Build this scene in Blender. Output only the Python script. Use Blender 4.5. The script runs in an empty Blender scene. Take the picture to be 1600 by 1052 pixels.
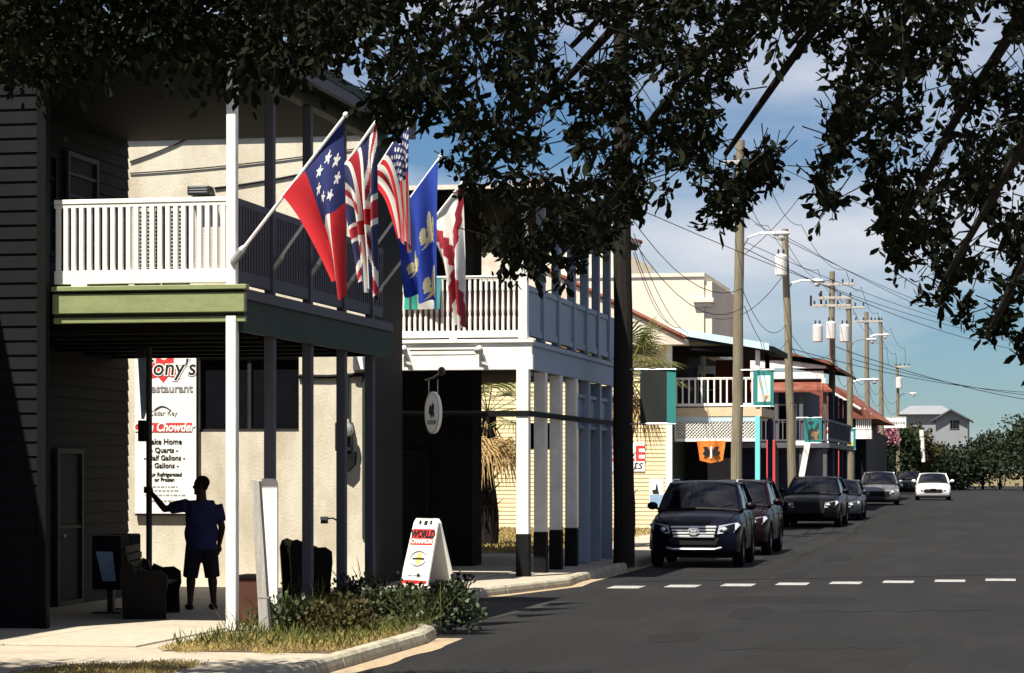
import bpy, bmesh, math, random
import numpy as np
from mathutils import Vector, Matrix, noise
random.seed(7); rng = np.random.default_rng(7)
R = math.radians
sc = bpy.context.scene
COL = sc.collection
# ------------------------------------------------------------------ camera
PSI = math.atan(780/4000); FPX = 4000.0; HC = 2.0; HORY = 735.0
cd = bpy.data.cameras.new('camera'); cam = bpy.data.objects.new('camera', cd); COL.objects.link(cam)
cd.sensor_width = 36; cd.lens = 90; cd.shift_y = (HORY-526)/1600; cd.clip_end = 5000; cd.clip_start = 0.3
cam.location = (0, 0, HC); cam.rotation_euler = (R(90), 0, PSI)
sc.camera = cam
# ------------------------------------------------------------------ sky, sun
SUN = Vector((-0.45, -1.0, 2.05)).normalized()
ELEV = math.asin(SUN.z); AZ = math.atan2(SUN.x, SUN.y)
w = bpy.data.worlds.new('World'); sc.world = w; w.use_nodes = True
nt = w.node_tree; nt.nodes.clear()
def N(nt, t, **kw):
    n = nt.nodes.new(t)
    for k, v in kw.items(): setattr(n, k, v)
    return n
out = N(nt, 'ShaderNodeOutputWorld'); bg = N(nt, 'ShaderNodeBackground')
sky = N(nt, 'ShaderNodeTexSky', sky_type='NISHITA', sun_disc=False, sun_elevation=ELEV, sun_rotation=AZ,
        air_density=1.0, dust_density=0.1, ozone_density=4.0, altitude=0)
tint = N(nt, 'ShaderNodeMixRGB', blend_type='MULTIPLY'); tint.inputs[0].default_value = 1
tint.inputs[2].default_value = (0.45, 0.60, 0.75, 1)
tc = N(nt, 'ShaderNodeTexCoord'); mp = N(nt, 'ShaderNodeMapping'); mp.inputs['Scale'].default_value = (4.0, 4.0, 14.0)
mp.inputs['Location'].default_value = (0.3, 0.0, 0.1)
cn = N(nt, 'ShaderNodeTexNoise'); cn.inputs['Scale'].default_value = 1.0; cn.inputs['Detail'].default_value = 6; cn.inputs['Roughness'].default_value = 0.52
cr = N(nt, 'ShaderNodeValToRGB'); cr.color_ramp.elements[0].position = 0.40; cr.color_ramp.elements[1].position = 0.66
cr.color_ramp.elements[1].color = (0.8, 0.8, 0.8, 1)
cm = N(nt, 'ShaderNodeMixRGB'); cm.inputs[2].default_value = (8.4, 8.2, 8.5, 1)
L = nt.links.new
L(tc.outputs['Generated'], mp.inputs[0]); L(mp.outputs[0], cn.inputs['Vector']); L(cn.outputs['Fac'], cr.inputs[0])
L(sky.outputs[0], tint.inputs[1]); L(tint.outputs[0], cm.inputs[1]); L(cr.outputs[0], cm.inputs[0])
L(cm.outputs[0], bg.inputs[0]); L(bg.outputs[0], out.inputs[0]); bg.inputs[1].default_value = 0.05
sl = bpy.data.lights.new('sun', 'SUN'); sl.energy = 5.0; sl.angle = R(0.5); sl.color = (1.0, 0.93, 0.80)
so = bpy.data.objects.new('sun', sl); COL.objects.link(so); so.rotation_euler = SUN.to_track_quat('Z', 'Y').to_euler(); so.location = (0, 0, 60)
vs = sc.view_settings; vs.view_transform = 'Standard'; vs.look = 'None'; vs.gamma = 1; vs.exposure = 1.1; vs.use_curve_mapping = False

# ------------------------------------------------------------------ pixel -> direction
Fv = Vector((-math.sin(PSI), math.cos(PSI), 0)); Rv = Vector((math.cos(PSI), math.sin(PSI), 0)); C0 = Vector((0, 0, HC))
def ray(x, y): return Fv + Rv*((x-800)/FPX) + Vector((0, 0, (HORY-y)/FPX))
def onY(x, y, Y): d = ray(x, y); return C0 + d*(Y/d.y)
def onX(x, y, X): d = ray(x, y); return C0 + d*(X/d.x)
def onZ(x, y, z=0.13): d = ray(x, y); return C0 + d*((z-HC)/d.z)
def XY(x, Y): return onY(x, HORY, Y).x          # X of an image column on the plane Y
def ZY(x, y, Y): return onY(x, y, Y).z          # height of a pixel on the plane Y
def at(x, y, t): return C0 + ray(x, y)*t
def gz(Y):
    s = min(max((Y-65)/55.0, 0), 1); return 0.42*s*s*(3-2*s)

# ------------------------------------------------------------------ materials
MATS = {}
def pm(name, col, rough=0.6, var=0.12, scale=3.0, bump=0.0, bscale=40.0, metal=0.0, stretch=(1, 1, 1), dirt=None, dirtamt=0.0, dscale=0.8, spec=None, trans=0.0, coat=0.0):
    if name in MATS: return MATS[name]
    m = bpy.data.materials.new(name); m.use_nodes = True; t = m.node_tree; b = t.nodes['Principled BSDF']
    c = (*col, 1)
    tcn = N(t, 'ShaderNodeTexCoord'); mpn = N(t, 'ShaderNodeMapping'); mpn.inputs['Scale'].default_value = stretch
    t.links.new(tcn.outputs['Object'], mpn.inputs[0])
    n1 = N(t, 'ShaderNodeTexNoise'); n1.inputs['Scale'].default_value = scale; n1.inputs['Detail'].default_value = 6; n1.inputs['Roughness'].default_value = 0.62
    t.links.new(mpn.outputs[0], n1.inputs['Vector'])
    r1 = N(t, 'ShaderNodeValToRGB'); r1.color_ramp.elements[0].position = 0.3; r1.color_ramp.elements[1].position = 0.7
    r1.color_ramp.elements[0].color = (*[max(v*(1-var), 0) for v in col], 1); r1.color_ramp.elements[1].color = (*[min(v*(1+var), 1) for v in col], 1)
    t.links.new(n1.outputs['Fac'], r1.inputs[0]); last = r1.outputs[0]
    if dirt:
        n2 = N(t, 'ShaderNodeTexNoise'); n2.inputs['Scale'].default_value = dscale; n2.inputs['Detail'].default_value = 9; n2.inputs['Roughness'].default_value = 0.7
        t.links.new(mpn.outputs[0], n2.inputs['Vector'])
        r2 = N(t, 'ShaderNodeValToRGB'); r2.color_ramp.elements[0].position = 0.45; r2.color_ramp.elements[1].position = 0.75
        r2.color_ramp.elements[0].color = (0, 0, 0, 1); r2.color_ramp.elements[1].color = (dirtamt,)*3+(1,)
        t.links.new(n2.outputs['Fac'], r2.inputs[0])
        mx = N(t, 'ShaderNodeMixRGB'); mx.inputs[2].default_value = (*dirt, 1)
        t.links.new(r2.outputs[0], mx.inputs[0]); t.links.new(last, mx.inputs[1]); last = mx.outputs[0]
    t.links.new(last, b.inputs['Base Color'])
    b.inputs['Roughness'].default_value = rough; b.inputs['Metallic'].default_value = metal
    if spec is None and rough >= 0.6 and max(col) < 0.2: spec = 0.12
    if spec is not None: b.inputs['Specular IOR Level'].default_value = spec
    if coat: b.inputs['Coat Weight'].default_value = coat; b.inputs['Coat Roughness'].default_value = 0.05
    if bump:
        n3 = N(t, 'ShaderNodeTexNoise'); n3.inputs['Scale'].default_value = bscale; n3.inputs['Detail'].default_value = 5
        t.links.new(mpn.outputs[0], n3.inputs['Vector'])
        bn = N(t, 'ShaderNodeBump'); bn.inputs['Strength'].default_value = bump; bn.inputs['Distance'].default_value = 0.02
        t.links.new(n3.outputs['Fac'], bn.inputs['Height']); t.links.new(bn.outputs[0], b.inputs['Normal'])
    if trans:
        tr = N(t, 'ShaderNodeBsdfTranslucent'); t.links.new(last, tr.inputs[0]); ms = N(t, 'ShaderNodeMixShader'); ms.inputs[0].default_value = trans
        o = t.nodes['Material Output']; t.links.new(b.outputs[0], ms.inputs[1]); t.links.new(tr.outputs[0], ms.inputs[2]); t.links.new(ms.outputs[0], o.inputs[0])
    MATS[name] = m; return m
def attr_mat(name, rough=0.85, trans=0.25):
    m = bpy.data.materials.new(name); m.use_nodes = True; t = m.node_tree; b = t.nodes['Principled BSDF']
    a = N(t, 'ShaderNodeVertexColor'); a.layer_name = 'print'
    t.links.new(a.outputs[0], b.inputs['Base Color']); b.inputs['Roughness'].default_value = rough
    if trans:
        tr = N(t, 'ShaderNodeBsdfTranslucent'); t.links.new(a.outputs[0], tr.inputs[0]); ms = N(t, 'ShaderNodeMixShader'); ms.inputs[0].default_value = trans
        o = t.nodes['Material Output']; t.links.new(b.outputs[0], ms.inputs[1]); t.links.new(tr.outputs[0], ms.inputs[2]); t.links.new(ms.outputs[0], o.inputs[0])
    MATS[name] = m; return m
pm('white', (0.80, 0.79, 0.75), 0.55, 0.05, 5, 0.15, 30, dirt=(0.42, 0.38, 0.31), dirtamt=0.45, dscale=2.2)
pm('white_blue_shade', (0.26, 0.32, 0.42), 0.6, 0.06, 5, 0.15, 30, dirt=(0.33, 0.36, 0.42), dirtamt=0.5, dscale=2)  # white street-side trim, its bluish shade put into the colour
pm('green_trim', (0.235, 0.275, 0.125), 0.5, 0.07, 4, 0.1, 30, dirt=(0.14, 0.16, 0.08), dirtamt=0.6, dscale=3, stretch=(1, 1, 3))
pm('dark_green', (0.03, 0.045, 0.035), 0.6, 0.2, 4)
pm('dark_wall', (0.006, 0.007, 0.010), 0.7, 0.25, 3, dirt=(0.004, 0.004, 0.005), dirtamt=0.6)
pm('slate_and_shade', (0.095, 0.096, 0.112), 0.6, 0.1, 4, 0.1, 30, dirt=(0.12, 0.12, 0.16), dirtamt=0.5)  # slate parts, and white parts whose shade is put into the colour
pm('cream', (0.58, 0.54, 0.44), 0.85, 0.07, 3, 0.35, 55, dirt=(0.33, 0.26, 0.17), dirtamt=0.75, dscale=1.3, stretch=(1, 1, 0.45))
pm('cream_white', (0.68, 0.62, 0.52), 0.85, 0.06, 2, 0.2, 40, dirt=(0.4, 0.34, 0.27), dirtamt=0.35, dscale=0.5)
pm('yellow_siding', (0.72, 0.59, 0.36), 0.7, 0.08, 2, 0.1, 30, dirt=(0.42, 0.31, 0.16), dirtamt=0.4, dscale=0.9, stretch=(0.4, 1, 3))
pm('maroon', (0.022, 0.007, 0.007), 0.7, 0.25, 6)
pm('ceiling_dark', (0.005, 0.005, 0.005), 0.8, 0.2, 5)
pm('black_paint', (0.007, 0.007, 0.008), 0.65, 0.3, 6, dirt=(0.03, 0.028, 0.025), dirtamt=0.3, dscale=4)
pm('asphalt', (0.0115, 0.0115, 0.0122), 0.9, 0.25, 30, 0.7, 160, dirt=(0.022, 0.021, 0.020), dirtamt=0.9, dscale=0.7, spec=0.2, stretch=(1, 0.22, 1))
pm('asphalt_old', (0.032, 0.031, 0.030), 0.9, 0.25, 30, 0.6, 160, dirt=(0.04, 0.04, 0.04), dirtamt=0.7, dscale=0.8, spec=0.2)
pm('gutter', (0.33, 0.25, 0.16), 0.9, 0.25, 12, 0.4, 90, dirt=(0.16, 0.12, 0.08), dirtamt=0.7, dscale=3)
pm('concrete', (0.34, 0.30, 0.235), 0.9, 0.15, 7, 0.4, 90, dirt=(0.24, 0.20, 0.15), dirtamt=0.7, dscale=1.5)
pm('concrete2', (0.36, 0.32, 0.255), 0.9, 0.13, 7, 0.4, 90, dirt=(0.28, 0.24, 0.18), dirtamt=0.7, dscale=1.2)
pm('kerb', (0.36, 0.33, 0.25), 0.9, 0.25, 9, 0.6, 50, dirt=(0.07, 0.06, 0.04), dirtamt=0.8, dscale=2.5)
pm('road_paint', (0.33, 0.33, 0.32), 0.7, 0.1, 12, 0.3, 120, dirt=(0.05, 0.05, 0.05), dirtamt=1.0, dscale=7)
pm('asphalt_dark', (0.0100, 0.0100, 0.0104), 0.9, 0.3, 20, 0.6, 160, spec=0.2)
pm('asphalt_worn', (0.0175, 0.017, 0.0165), 0.92, 0.3, 25, 0.7, 150, dirt=(0.011, 0.011, 0.011), dirtamt=0.9, dscale=1.2, spec=0.15)
pm('ground', (0.16, 0.13, 0.075), 0.95, 0.3, 0.6, 0.4, 8, dirt=(0.09, 0.09, 0.035), dirtamt=0.9, dscale=0.15)
pm('soil', (0.10, 0.07, 0.045), 0.95, 0.3, 8, 0.6, 40)
pm('pole_wood', (0.20, 0.175, 0.12), 0.85, 0.3, 6, 0.6, 18, stretch=(6, 6, 0.5), dirt=(0.10, 0.075, 0.05), dirtamt=0.8, dscale=1.5)
pm('grey_wood', (0.42, 0.40, 0.37), 0.85, 0.25, 8, 0.5, 25, stretch=(8, 8, 0.6), dirt=(0.16, 0.14, 0.12), dirtamt=0.8, dscale=2)
pm('pole_shaded', (0.022, 0.019, 0.017), 0.9, 0.35, 6, 0.6, 18, stretch=(6, 6, 0.5))  # pole wood darkened to paint in the foliage shadow
pm('dark_wood', (0.006, 0.005, 0.005), 0.6, 0.3, 5, 0.3, 25, stretch=(5, 5, 0.8))
pm('bark', (0.016, 0.014, 0.013), 0.95, 0.45, 9, 1.0, 34, stretch=(2.2, 2.2, 0.8), dirt=(0.03, 0.025, 0.02), dirtamt=0.9, dscale=3)
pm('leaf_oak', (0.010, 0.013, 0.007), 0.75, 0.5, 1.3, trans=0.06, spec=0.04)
pm('leaf_bush', (0.028, 0.042, 0.014), 0.5, 0.5, 3, trans=0.15)
pm('leaf_brown', (0.055, 0.048, 0.018), 0.6, 0.5, 4, trans=0.15)
pm('leaf_tree', (0.020, 0.030, 0.015), 0.6, 0.5, 0.6, trans=0.15)
pm('flower', (0.36, 0.13, 0.18), 0.7, 0.4, 3, trans=0.2)
pm('grass_dry', (0.33, 0.25, 0.09), 0.9, 0.4, 2, trans=0.2)
pm('grass_green', (0.10, 0.11, 0.03), 0.8, 0.4, 2, trans=0.25)
pm('palm_leaf', (0.16, 0.17, 0.05), 0.5, 0.4, 2, trans=0.25)
pm('palm_dead', (0.36, 0.24, 0.10), 0.8, 0.35, 4, trans=0.2)
pm('glass_dark', (0.004, 0.004, 0.006), 0.06, 0.1, 2, spec=0.5)
pm('glass_win', (0.006, 0.006, 0.008), 0.12, 0.3, 1.5, spec=0.15)
pm('far_roof', (0.19, 0.20, 0.22), 0.8, 0.1, 2)
pm('glass_blue', (0.24, 0.36, 0.52), 0.15, 0.2, 3)
pm('chrome', (0.80, 0.81, 0.83), 0.28, 0.05, 3, metal=0.55)
pm('steel', (0.45, 0.46, 0.47), 0.4, 0.15, 5, metal=0.7)
pm('lamp_grey', (0.55, 0.55, 0.55), 0.45, 0.1, 5)
pm('dark_metal', (0.02, 0.02, 0.022), 0.45, 0.2, 5)
pm('rubber', (0.012, 0.012, 0.012), 0.85, 0.2, 20, 0.3, 60)
pm('headlamp', (0.72, 0.75, 0.78), 0.1, 0.05, 5, metal=0.6)
pm('car_navy', (0.0025, 0.003, 0.009), 0.3, 0.1, 2, coat=0.10, spec=0.12)
pm('car_maroon', (0.007, 0.002, 0.003), 0.3, 0.1, 2, coat=0.10, spec=0.12)
pm('car_black', (0.004, 0.004, 0.005), 0.3, 0.1, 2, coat=0.10, spec=0.12)
pm('car_silver', (0.16, 0.165, 0.175), 0.3, 0.05, 2, metal=0.5, coat=0.5)
pm('car_grey', (0.02, 0.024, 0.034), 0.3, 0.05, 2, coat=0.12, spec=0.15)
pm('car_white', (0.78, 0.77, 0.75), 0.25, 0.03, 2, coat=0.5)
pm('black_plastic', (0.015, 0.015, 0.016), 0.6, 0.15, 8)
pm('tan_trim', (0.58, 0.46, 0.30), 0.7, 0.1, 4)
pm('pale_blue', (0.48, 0.62, 0.70), 0.6, 0.07, 4, dirt=(0.3, 0.38, 0.42), dirtamt=0.4, dscale=2)
pm('turquoise', (0.16, 0.62, 0.62), 0.5, 0.07, 4, dirt=(0.1, 0.35, 0.36), dirtamt=0.4, dscale=2)
pm('teal', (0.012, 0.17, 0.16), 0.7, 0.1, 4)
pm('navy_shade', (0.03, 0.035, 0.075), 0.7, 0.25, 3)  # shade of street-facing walls and posts put into the colour
pm('red_paint', (0.50, 0.05, 0.05), 0.6, 0.1, 4)
pm('sign_red', (0.62, 0.03, 0.03), 0.6, 0.1, 6)
pm('sign_white', (0.80, 0.80, 0.78), 0.6, 0.03, 4, dirt=(0.55, 0.52, 0.45), dirtamt=0.3, dscale=3)
pm('ink', (0.02, 0.02, 0.022), 0.6, 0.1, 6)
pm('ink_grey', (0.25, 0.25, 0.25), 0.6, 0.1, 6)
pm('ink_gold', (0.55, 0.45, 0.08), 0.6, 0.1, 6)
pm('orange_cloth', (0.70, 0.20, 0.03), 0.8, 0.25, 6, trans=0.2)
pm('rust_roof', (0.17, 0.05, 0.034), 0.75, 0.35, 1.5, 0.2, 20, dirt=(0.26, 0.15, 0.11), dirtamt=0.7, dscale=0.7)
pm('tin_roof', (0.62, 0.58, 0.52), 0.5, 0.1, 1.5, 0.1, 20, dirt=(0.45, 0.2, 0.1), dirtamt=0.7, dscale=0.9)
pm('terracotta', (0.07, 0.03, 0.022), 0.8, 0.2, 5)
pm('pink_pipe', (0.52, 0.33, 0.25), 0.7, 0.1, 5)
pm('skin', (0.10, 0.055, 0.038), 0.6, 0.12, 8)
pm('skin_dark', (0.05, 0.025, 0.018), 0.6, 0.12, 8)
pm('hair', (0.012, 0.01, 0.009), 0.8, 0.3, 30)
pm('shirt_navy', (0.025, 0.025, 0.075), 0.9, 0.2, 6, 0.4, 12)
pm('shorts_dark', (0.018, 0.017, 0.022), 0.9, 0.2, 6, 0.4, 12)
pm('far_wall', (0.22, 0.235, 0.26), 0.8, 0.06, 2)
pm('wire', (0.015, 0.015, 0.016), 0.6, 0.1, 2)
attr_mat('cloth_print'); attr_mat('flat_print', 0.7, 0.0)

# ------------------------------------------------------------------ mesh helpers
class MB:
    def __init__(s): s.v = []; s.f = []
    def add(s, vs, fs):
        o = len(s.v); s.v += [tuple(v) for v in vs]; s.f += [tuple(i+o for i in f) for f in fs]; return s
    def box(s, x0, x1, y0, y1, z0, z1):
        return s.add([(x0,y0,z0),(x1,y0,z0),(x1,y1,z0),(x0,y1,z0),(x0,y0,z1),(x1,y0,z1),(x1,y1,z1),(x0,y1,z1)],
                     [(3,2,1,0),(4,5,6,7),(0,1,5,4),(1,2,6,5),(2,3,7,6),(3,0,4,7)])
    def bbox(s, x0, x1, y0, y1, z0, z1, b=0.01):      # box with chamfered edges
        bm = bmesh.new(); bmesh.ops.create_cube(bm, size=1)
        for v in bm.verts: v.co = Vector(((x0+x1)/2+v.co.x*(x1-x0), (y0+y1)/2+v.co.y*(y1-y0), (z0+z1)/2+v.co.z*(z1-z0)))
        bmesh.ops.bevel(bm, geom=bm.edges[:], offset=b, segments=1, affect='EDGES')
        bm.verts.index_update()
        s.add([v.co.copy() for v in bm.verts], [[v.index for v in f.verts] for f in bm.faces]); bm.free(); return s
    def tube(s, pts, r, n=8, cap=True):
        pts = [Vector(p) for p in pts]; rs = r if isinstance(r, (list, tuple)) else [r]*len(pts)
        vs = []; fs = []; up = None
        for i, p in enumerate(pts):
            d = (pts[min(i+1, len(pts)-1)]-pts[max(i-1, 0)]).normalized()
            if up is None: up = Vector((0, 0, 1)) if abs(d.z) < 0.9 else Vector((0, 1, 0))
            a = d.cross(up).normalized(); b = a.cross(d).normalized(); up = b
            for k in range(n):
                t = 2*math.pi*k/n; vs.append(p+(a*math.cos(t)+b*math.sin(t))*rs[i])
        for i in range(len(pts)-1):
            for k in range(n): fs.append((i*n+k, i*n+(k+1) % n, (i+1)*n+(k+1) % n, (i+1)*n+k))
        if cap: fs.append(tuple(range(n))[::-1]); fs.append(tuple((len(pts)-1)*n+k for k in range(n)))
        return s.add(vs, fs)
    def lathe(s, prof, n=16, M=None):                 # prof: (r, z) along local z
        vs = []; fs = []
        for r, z in prof:
            for k in range(n):
                t = 2*math.pi*k/n; vs.append(Vector((r*math.cos(t), r*math.sin(t), z)))
        for i in range(len(prof)-1):
            for k in range(n): fs.append((i*n+k, i*n+(k+1) % n, (i+1)*n+(k+1) % n, (i+1)*n+k))
        fs.append(tuple(range(n))[::-1]); fs.append(tuple((len(prof)-1)*n+k for k in range(n)))
        if M is not None: vs = [M @ v for v in vs]
        return s.add(vs, fs)
    def prism(s, poly, dirv):                         # extrude a 3D polygon along a vector
        n = len(poly); d = Vector(dirv); a = [Vector(p) for p in poly]
        return s.add(a+[p+d for p in a], [tuple(range(n))[::-1], tuple(range(n, 2*n))]+[(i, (i+1) % n, n+(i+1) % n, n+i) for i in range(n)])
    def ell(s, c, r, n=12, m=8, M=None):
        vs = []; fs = []
        for i in range(m+1):
            ph = math.pi*i/m-math.pi/2
            for k in range(n):
                t = 2*math.pi*k/n; v = Vector((r[0]*math.cos(ph)*math.cos(t), r[1]*math.cos(ph)*math.sin(t), r[2]*math.sin(ph)))
                if M is not None: v = M @ v
                vs.append(v+Vector(c))
        for i in range(m):
            for k in range(n): fs.append((i*n+k, i*n+(k+1) % n, (i+1)*n+(k+1) % n, (i+1)*n+k))
        return s.add(vs, fs)
    def patch(s, p00, p10, p11, p01, bul=0.0, nu=8, nv=4, thick=0.0):
        p00, p10, p11, p01 = map(Vector, (p00, p10, p11, p01)); nrm = (p10-p00).cross(p01-p00).normalized(); vs = []; fs = []
        for j in range(nv+1):
            for i in range(nu+1):
                u = i/nu; v = j/nv; p = (p00*(1-u)+p10*u)*(1-v)+(p01*(1-u)+p11*u)*v
                vs.append(p+nrm*bul*(1-(2*u-1)**2)*(0.6+0.4*(1-(2*v-1)**2)))
        for j in range(nv):
            for i in range(nu): a = j*(nu+1)+i; fs.append((a, a+1, a+nu+2, a+nu+1))
        return s.add(vs, fs)
    def mesh(s, name='mesh', mat=None, smooth=False):
        me = bpy.data.meshes.new(name); me.from_pydata(s.v, [], s.f); me.update()
        if mat: me.materials.append(MATS[mat])
        if smooth: me.shade_smooth()
        return me
    def build(s, name, mat, parent=None, smooth=False, local=False):
        me = s.mesh(name, mat, smooth)
        if parent is not None and not local:
            o = rootloc(parent); me.transform(Matrix.Translation(-o))
        return link(name, me, parent)
def rootloc(p):
    o = Vector((0, 0, 0))
    while p is not None: o += p.location; p = p.parent
    return o
def link(name, me, parent=None, loc=None):
    ob = bpy.data.objects.new(name, me); COL.objects.link(ob); ob.parent = parent
    if loc is not None: ob.location = loc
    return ob
def tag(o, label=None, cat=None, group=None, kind=None):
    for k, v in (('label', label), ('category', cat), ('group', group), ('kind', kind)):
        if v: o[k] = v
    return o
def thing(name, label, cat, loc=(0, 0, 0), group=None, rz=0):
    o = bpy.data.objects.new(name, None); COL.objects.link(o); o.location = loc; o.rotation_euler = (0, 0, rz); o.empty_display_size = 0.2
    return tag(o, label, cat, group)
def copy_tree(o, parent=None):
    c = o.copy(); COL.objects.link(c); c.parent = parent
    for ch in list(o.children): copy_tree(ch, c)
    return c
def bx(name, mat, par, *a, b=None):
    m = MB()
    (m.bbox(*a, b=b) if b else m.box(*a)); return m.build(name, mat, par)
def text(s, size, mat, loc, par, rot=(R(90), 0, 0), shear=0, sx=1.0, ext=0.003, name='lettering', align='CENTER', bold=0.0):
    cu = bpy.data.curves.new('t', 'FONT'); cu.body = s; cu.size = size; cu.align_x = align; cu.extrude = ext; cu.shear = shear; cu.offset = bold; cu.resolution_u = 3
    ob = bpy.data.objects.new('t', cu); COL.objects.link(ob)
    dg = bpy.context.evaluated_depsgraph_get(); me = bpy.data.meshes.new_from_object(ob.evaluated_get(dg))
    bpy.data.objects.remove(ob); bpy.data.curves.remove(cu)
    me.materials.clear(); me.materials.append(MATS[mat]); me.name = name
    M = Matrix.Translation(Vector(loc)-(rootloc(par) if par else Vector())) @ Matrix.Rotation(rot[2], 4, 'Z') @ Matrix.Rotation(rot[0], 4, 'X') @ Matrix.Diagonal((sx, 1, 1, 1))
    me.transform(M); return link(name, me, par)
def leaves(pos, dirs, length, width, mat, name, parent=None, curl=0.15):
    """many leaf-shaped faces in one mesh; pos, dirs are (n,3) arrays"""
    n = len(pos); L_ = np.broadcast_to(np.asarray(length, float), (n,))[:, None]; W = np.broadcast_to(np.asarray(width, float), (n,))[:, None]
    d = dirs/np.linalg.norm(dirs, axis=1, keepdims=True); r = rng.normal(size=(n, 3)); s = np.cross(d, r); s /= np.linalg.norm(s, axis=1, keepdims=True)
    nn = np.cross(d, s)
    P = [pos, pos+d*L_*0.35+s*W*0.45-nn*L_*curl*.5, pos+d*L_*0.72+s*W*0.5-nn*L_*curl*.3, pos+d*L_*1.0-nn*L_*curl, pos+d*L_*0.72-s*W*0.5-nn*L_*curl*.3, pos+d*L_*0.35-s*W*0.45-nn*L_*curl*.5]
    V = np.stack(P, 1).reshape(-1, 3); b = np.arange(n)*6
    F = np.concatenate([np.stack([b, b+1, b+2, b+3], 1), np.stack([b, b+3, b+4, b+5], 1)])
    me = bpy.data.meshes.new(name); me.vertices.add(len(V)); me.vertices.foreach_set('co', V.astype(np.float32).ravel())
    me.loops.add(F.size); me.loops.foreach_set('vertex_index', F.ravel().astype(np.int32)); me.polygons.add(len(F))
    me.polygons.foreach_set('loop_start', np.arange(0, F.size, 4, dtype=np.int32)); me.polygons.foreach_set('loop_total', np.full(len(F), 4, dtype=np.int32))
    me.update(); me.validate(); me.materials.append(MATS[mat])
    if parent is not None: me.transform(Matrix.Translation(-rootloc(parent)))
    return link(name, me, parent)
def remesh(mb, name, mat, par, vox=0.012, smooth=6):
    me = mb.mesh('tmp', mat); ob = bpy.data.objects.new('tmp', me); COL.objects.link(ob)
    m = ob.modifiers.new('r', 'REMESH'); m.mode = 'VOXEL'; m.voxel_size = vox
    if smooth: m2 = ob.modifiers.new('s', 'SMOOTH'); m2.iterations = smooth; m2.factor = 0.5
    dg = bpy.context.evaluated_depsgraph_get(); e = bpy.data.meshes.new_from_object(ob.evaluated_get(dg))
    bpy.data.objects.remove(ob); e.name = name; e.shade_smooth(); e.materials.clear(); e.materials.append(MATS[mat])
    if par is not None: e.transform(Matrix.Translation(-rootloc(par)))
    return link(name, e, par)
# ================================================================== THE SETTING
KP = [(-6.6, -30), (-6.6, 28.9), (-6.72, 29.7), (-7.1, 30.5), (-7.7, 31.1), (-8.35, 31.5), (-8.45, 38.5), (-8.25, 39.0), (-7.45, 43.4), (-7.55, 45.0), (-7.6, 60), (-7.6, 175)]
def kx(Y):
    for (xa, ya), (xb, yb) in zip(KP, KP[1:]):
        if ya <= Y <= yb: return xa+(xb-xa)*(Y-ya)/(yb-ya)
    return KP[-1][0]
def sheet(name, mat, rows, z, kind='structure', lab=None):
    """rows: list of (Y, x0, x1); z above the graded street level"""
    m = MB(); vs = []; fs = []
    for Y, a, b in rows: vs += [(a, Y, gz(Y)+z), (b, Y, gz(Y)+z)]
    for i in range(len(rows)-1): fs.append((2*i, 2*i+1, 2*i+3, 2*i+2))
    return tag(m.add(vs, fs).build(name, mat), lab, None, None, kind)
g = MB(); g.add([(-3000, -500, -0.06), (3000, -500, -0.06), (3000, 4000, -0.06), (-3000, 4000, -0.06)], [(0, 1, 2, 3)])
tag(g.build('ground', 'ground'), kind='structure')
YS = [-30, 10, 20, 30, 40, 50, 60, 65]+[65+5*i for i in range(1, 13)]+[150, 200, 260]
sheet('road', 'asphalt', [(Y, -9.2, 3.6) for Y in YS], 0.0)
sheet('side_street', 'asphalt_old', [(24.0, 3.6, 60), (42.0, 3.6, 60)], -0.004)
sheet('road_patch', 'asphalt_old', [(31.6, -9.0, -7.0), (38.2, -9.0, -6.6)], 0.004)
kys = [-30, 20, 28.9, 29.7, 30.5, 31.1, 31.5, 35, 38.5, 39, 41, 43.4, 45, 60, 65]+[65+5*i for i in range(1, 13)]+[175]
walk = sheet('sidewalk', 'concrete', [(Y, -40, kx(Y)-0.08) for Y in kys], 0.12)
sheet('gutter', 'gutter', [(Y, kx(Y)-0.02, kx(Y)+0.30+0.04*math.sin(Y*3)) for Y in [10+0.5*i for i in range(39)]+[29.4, 29.7]], 0.006)
sheet('gutter', 'gutter', [(Y, kx(Y)-0.02, kx(Y)+0.22) for Y in (39.1, 41, 43.4, 45, 52, 60)], 0.006)
# kerb stones, one by one
kr = thing('kerb', 'weathered concrete kerb edging the sidewalk', None); kr['kind'] = 'structure'
kpath = []
for Y in [14+1.22*i for i in range(13)]: kpath.append((kx(Y), Y))
kpath += [KP[2], KP[3], KP[4], KP[5]]+[(kx(Y), Y) for Y in (33.2, 35, 36.8, 38.4)]+[KP[7]]+[(kx(Y), Y) for Y in (40.5, 42)]+[KP[8]]+[(kx(Y), Y) for Y in [45+2.0*i for i in range(43)]]
for (xa, ya), (xb, yb) in zip(kpath, kpath[1:]):
    a = Vector((xa, ya, 0)); b = Vector((xb, yb, 0)); d = (b-a).normalized(); n = Vector((d.y, -d.x, 0)); gap = 0.012
    a = a+d*gap; b = b-d*gap; m = MB(); sec = [(-0.16, -0.03), (0.015, -0.03), (0.01, 0.06), (-0.005, 0.115), (-0.04, 0.145), (-0.16, 0.148)]
    j = random.uniform(-.008, .008)
    vs = [a+n*(u+j)+Vector((0, 0, v+gz(ya))) for u, v in sec]+[b+n*(u+j)+Vector((0, 0, v+gz(yb))) for u, v in sec]; k = len(sec)
    m.add(vs, [tuple(range(k))[::-1], tuple(range(k, 2*k))]+[(i, (i+1) % k, k+(i+1) % k, k+i) for i in range(k)]).build('kerb_stone', 'kerb', kr)
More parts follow.
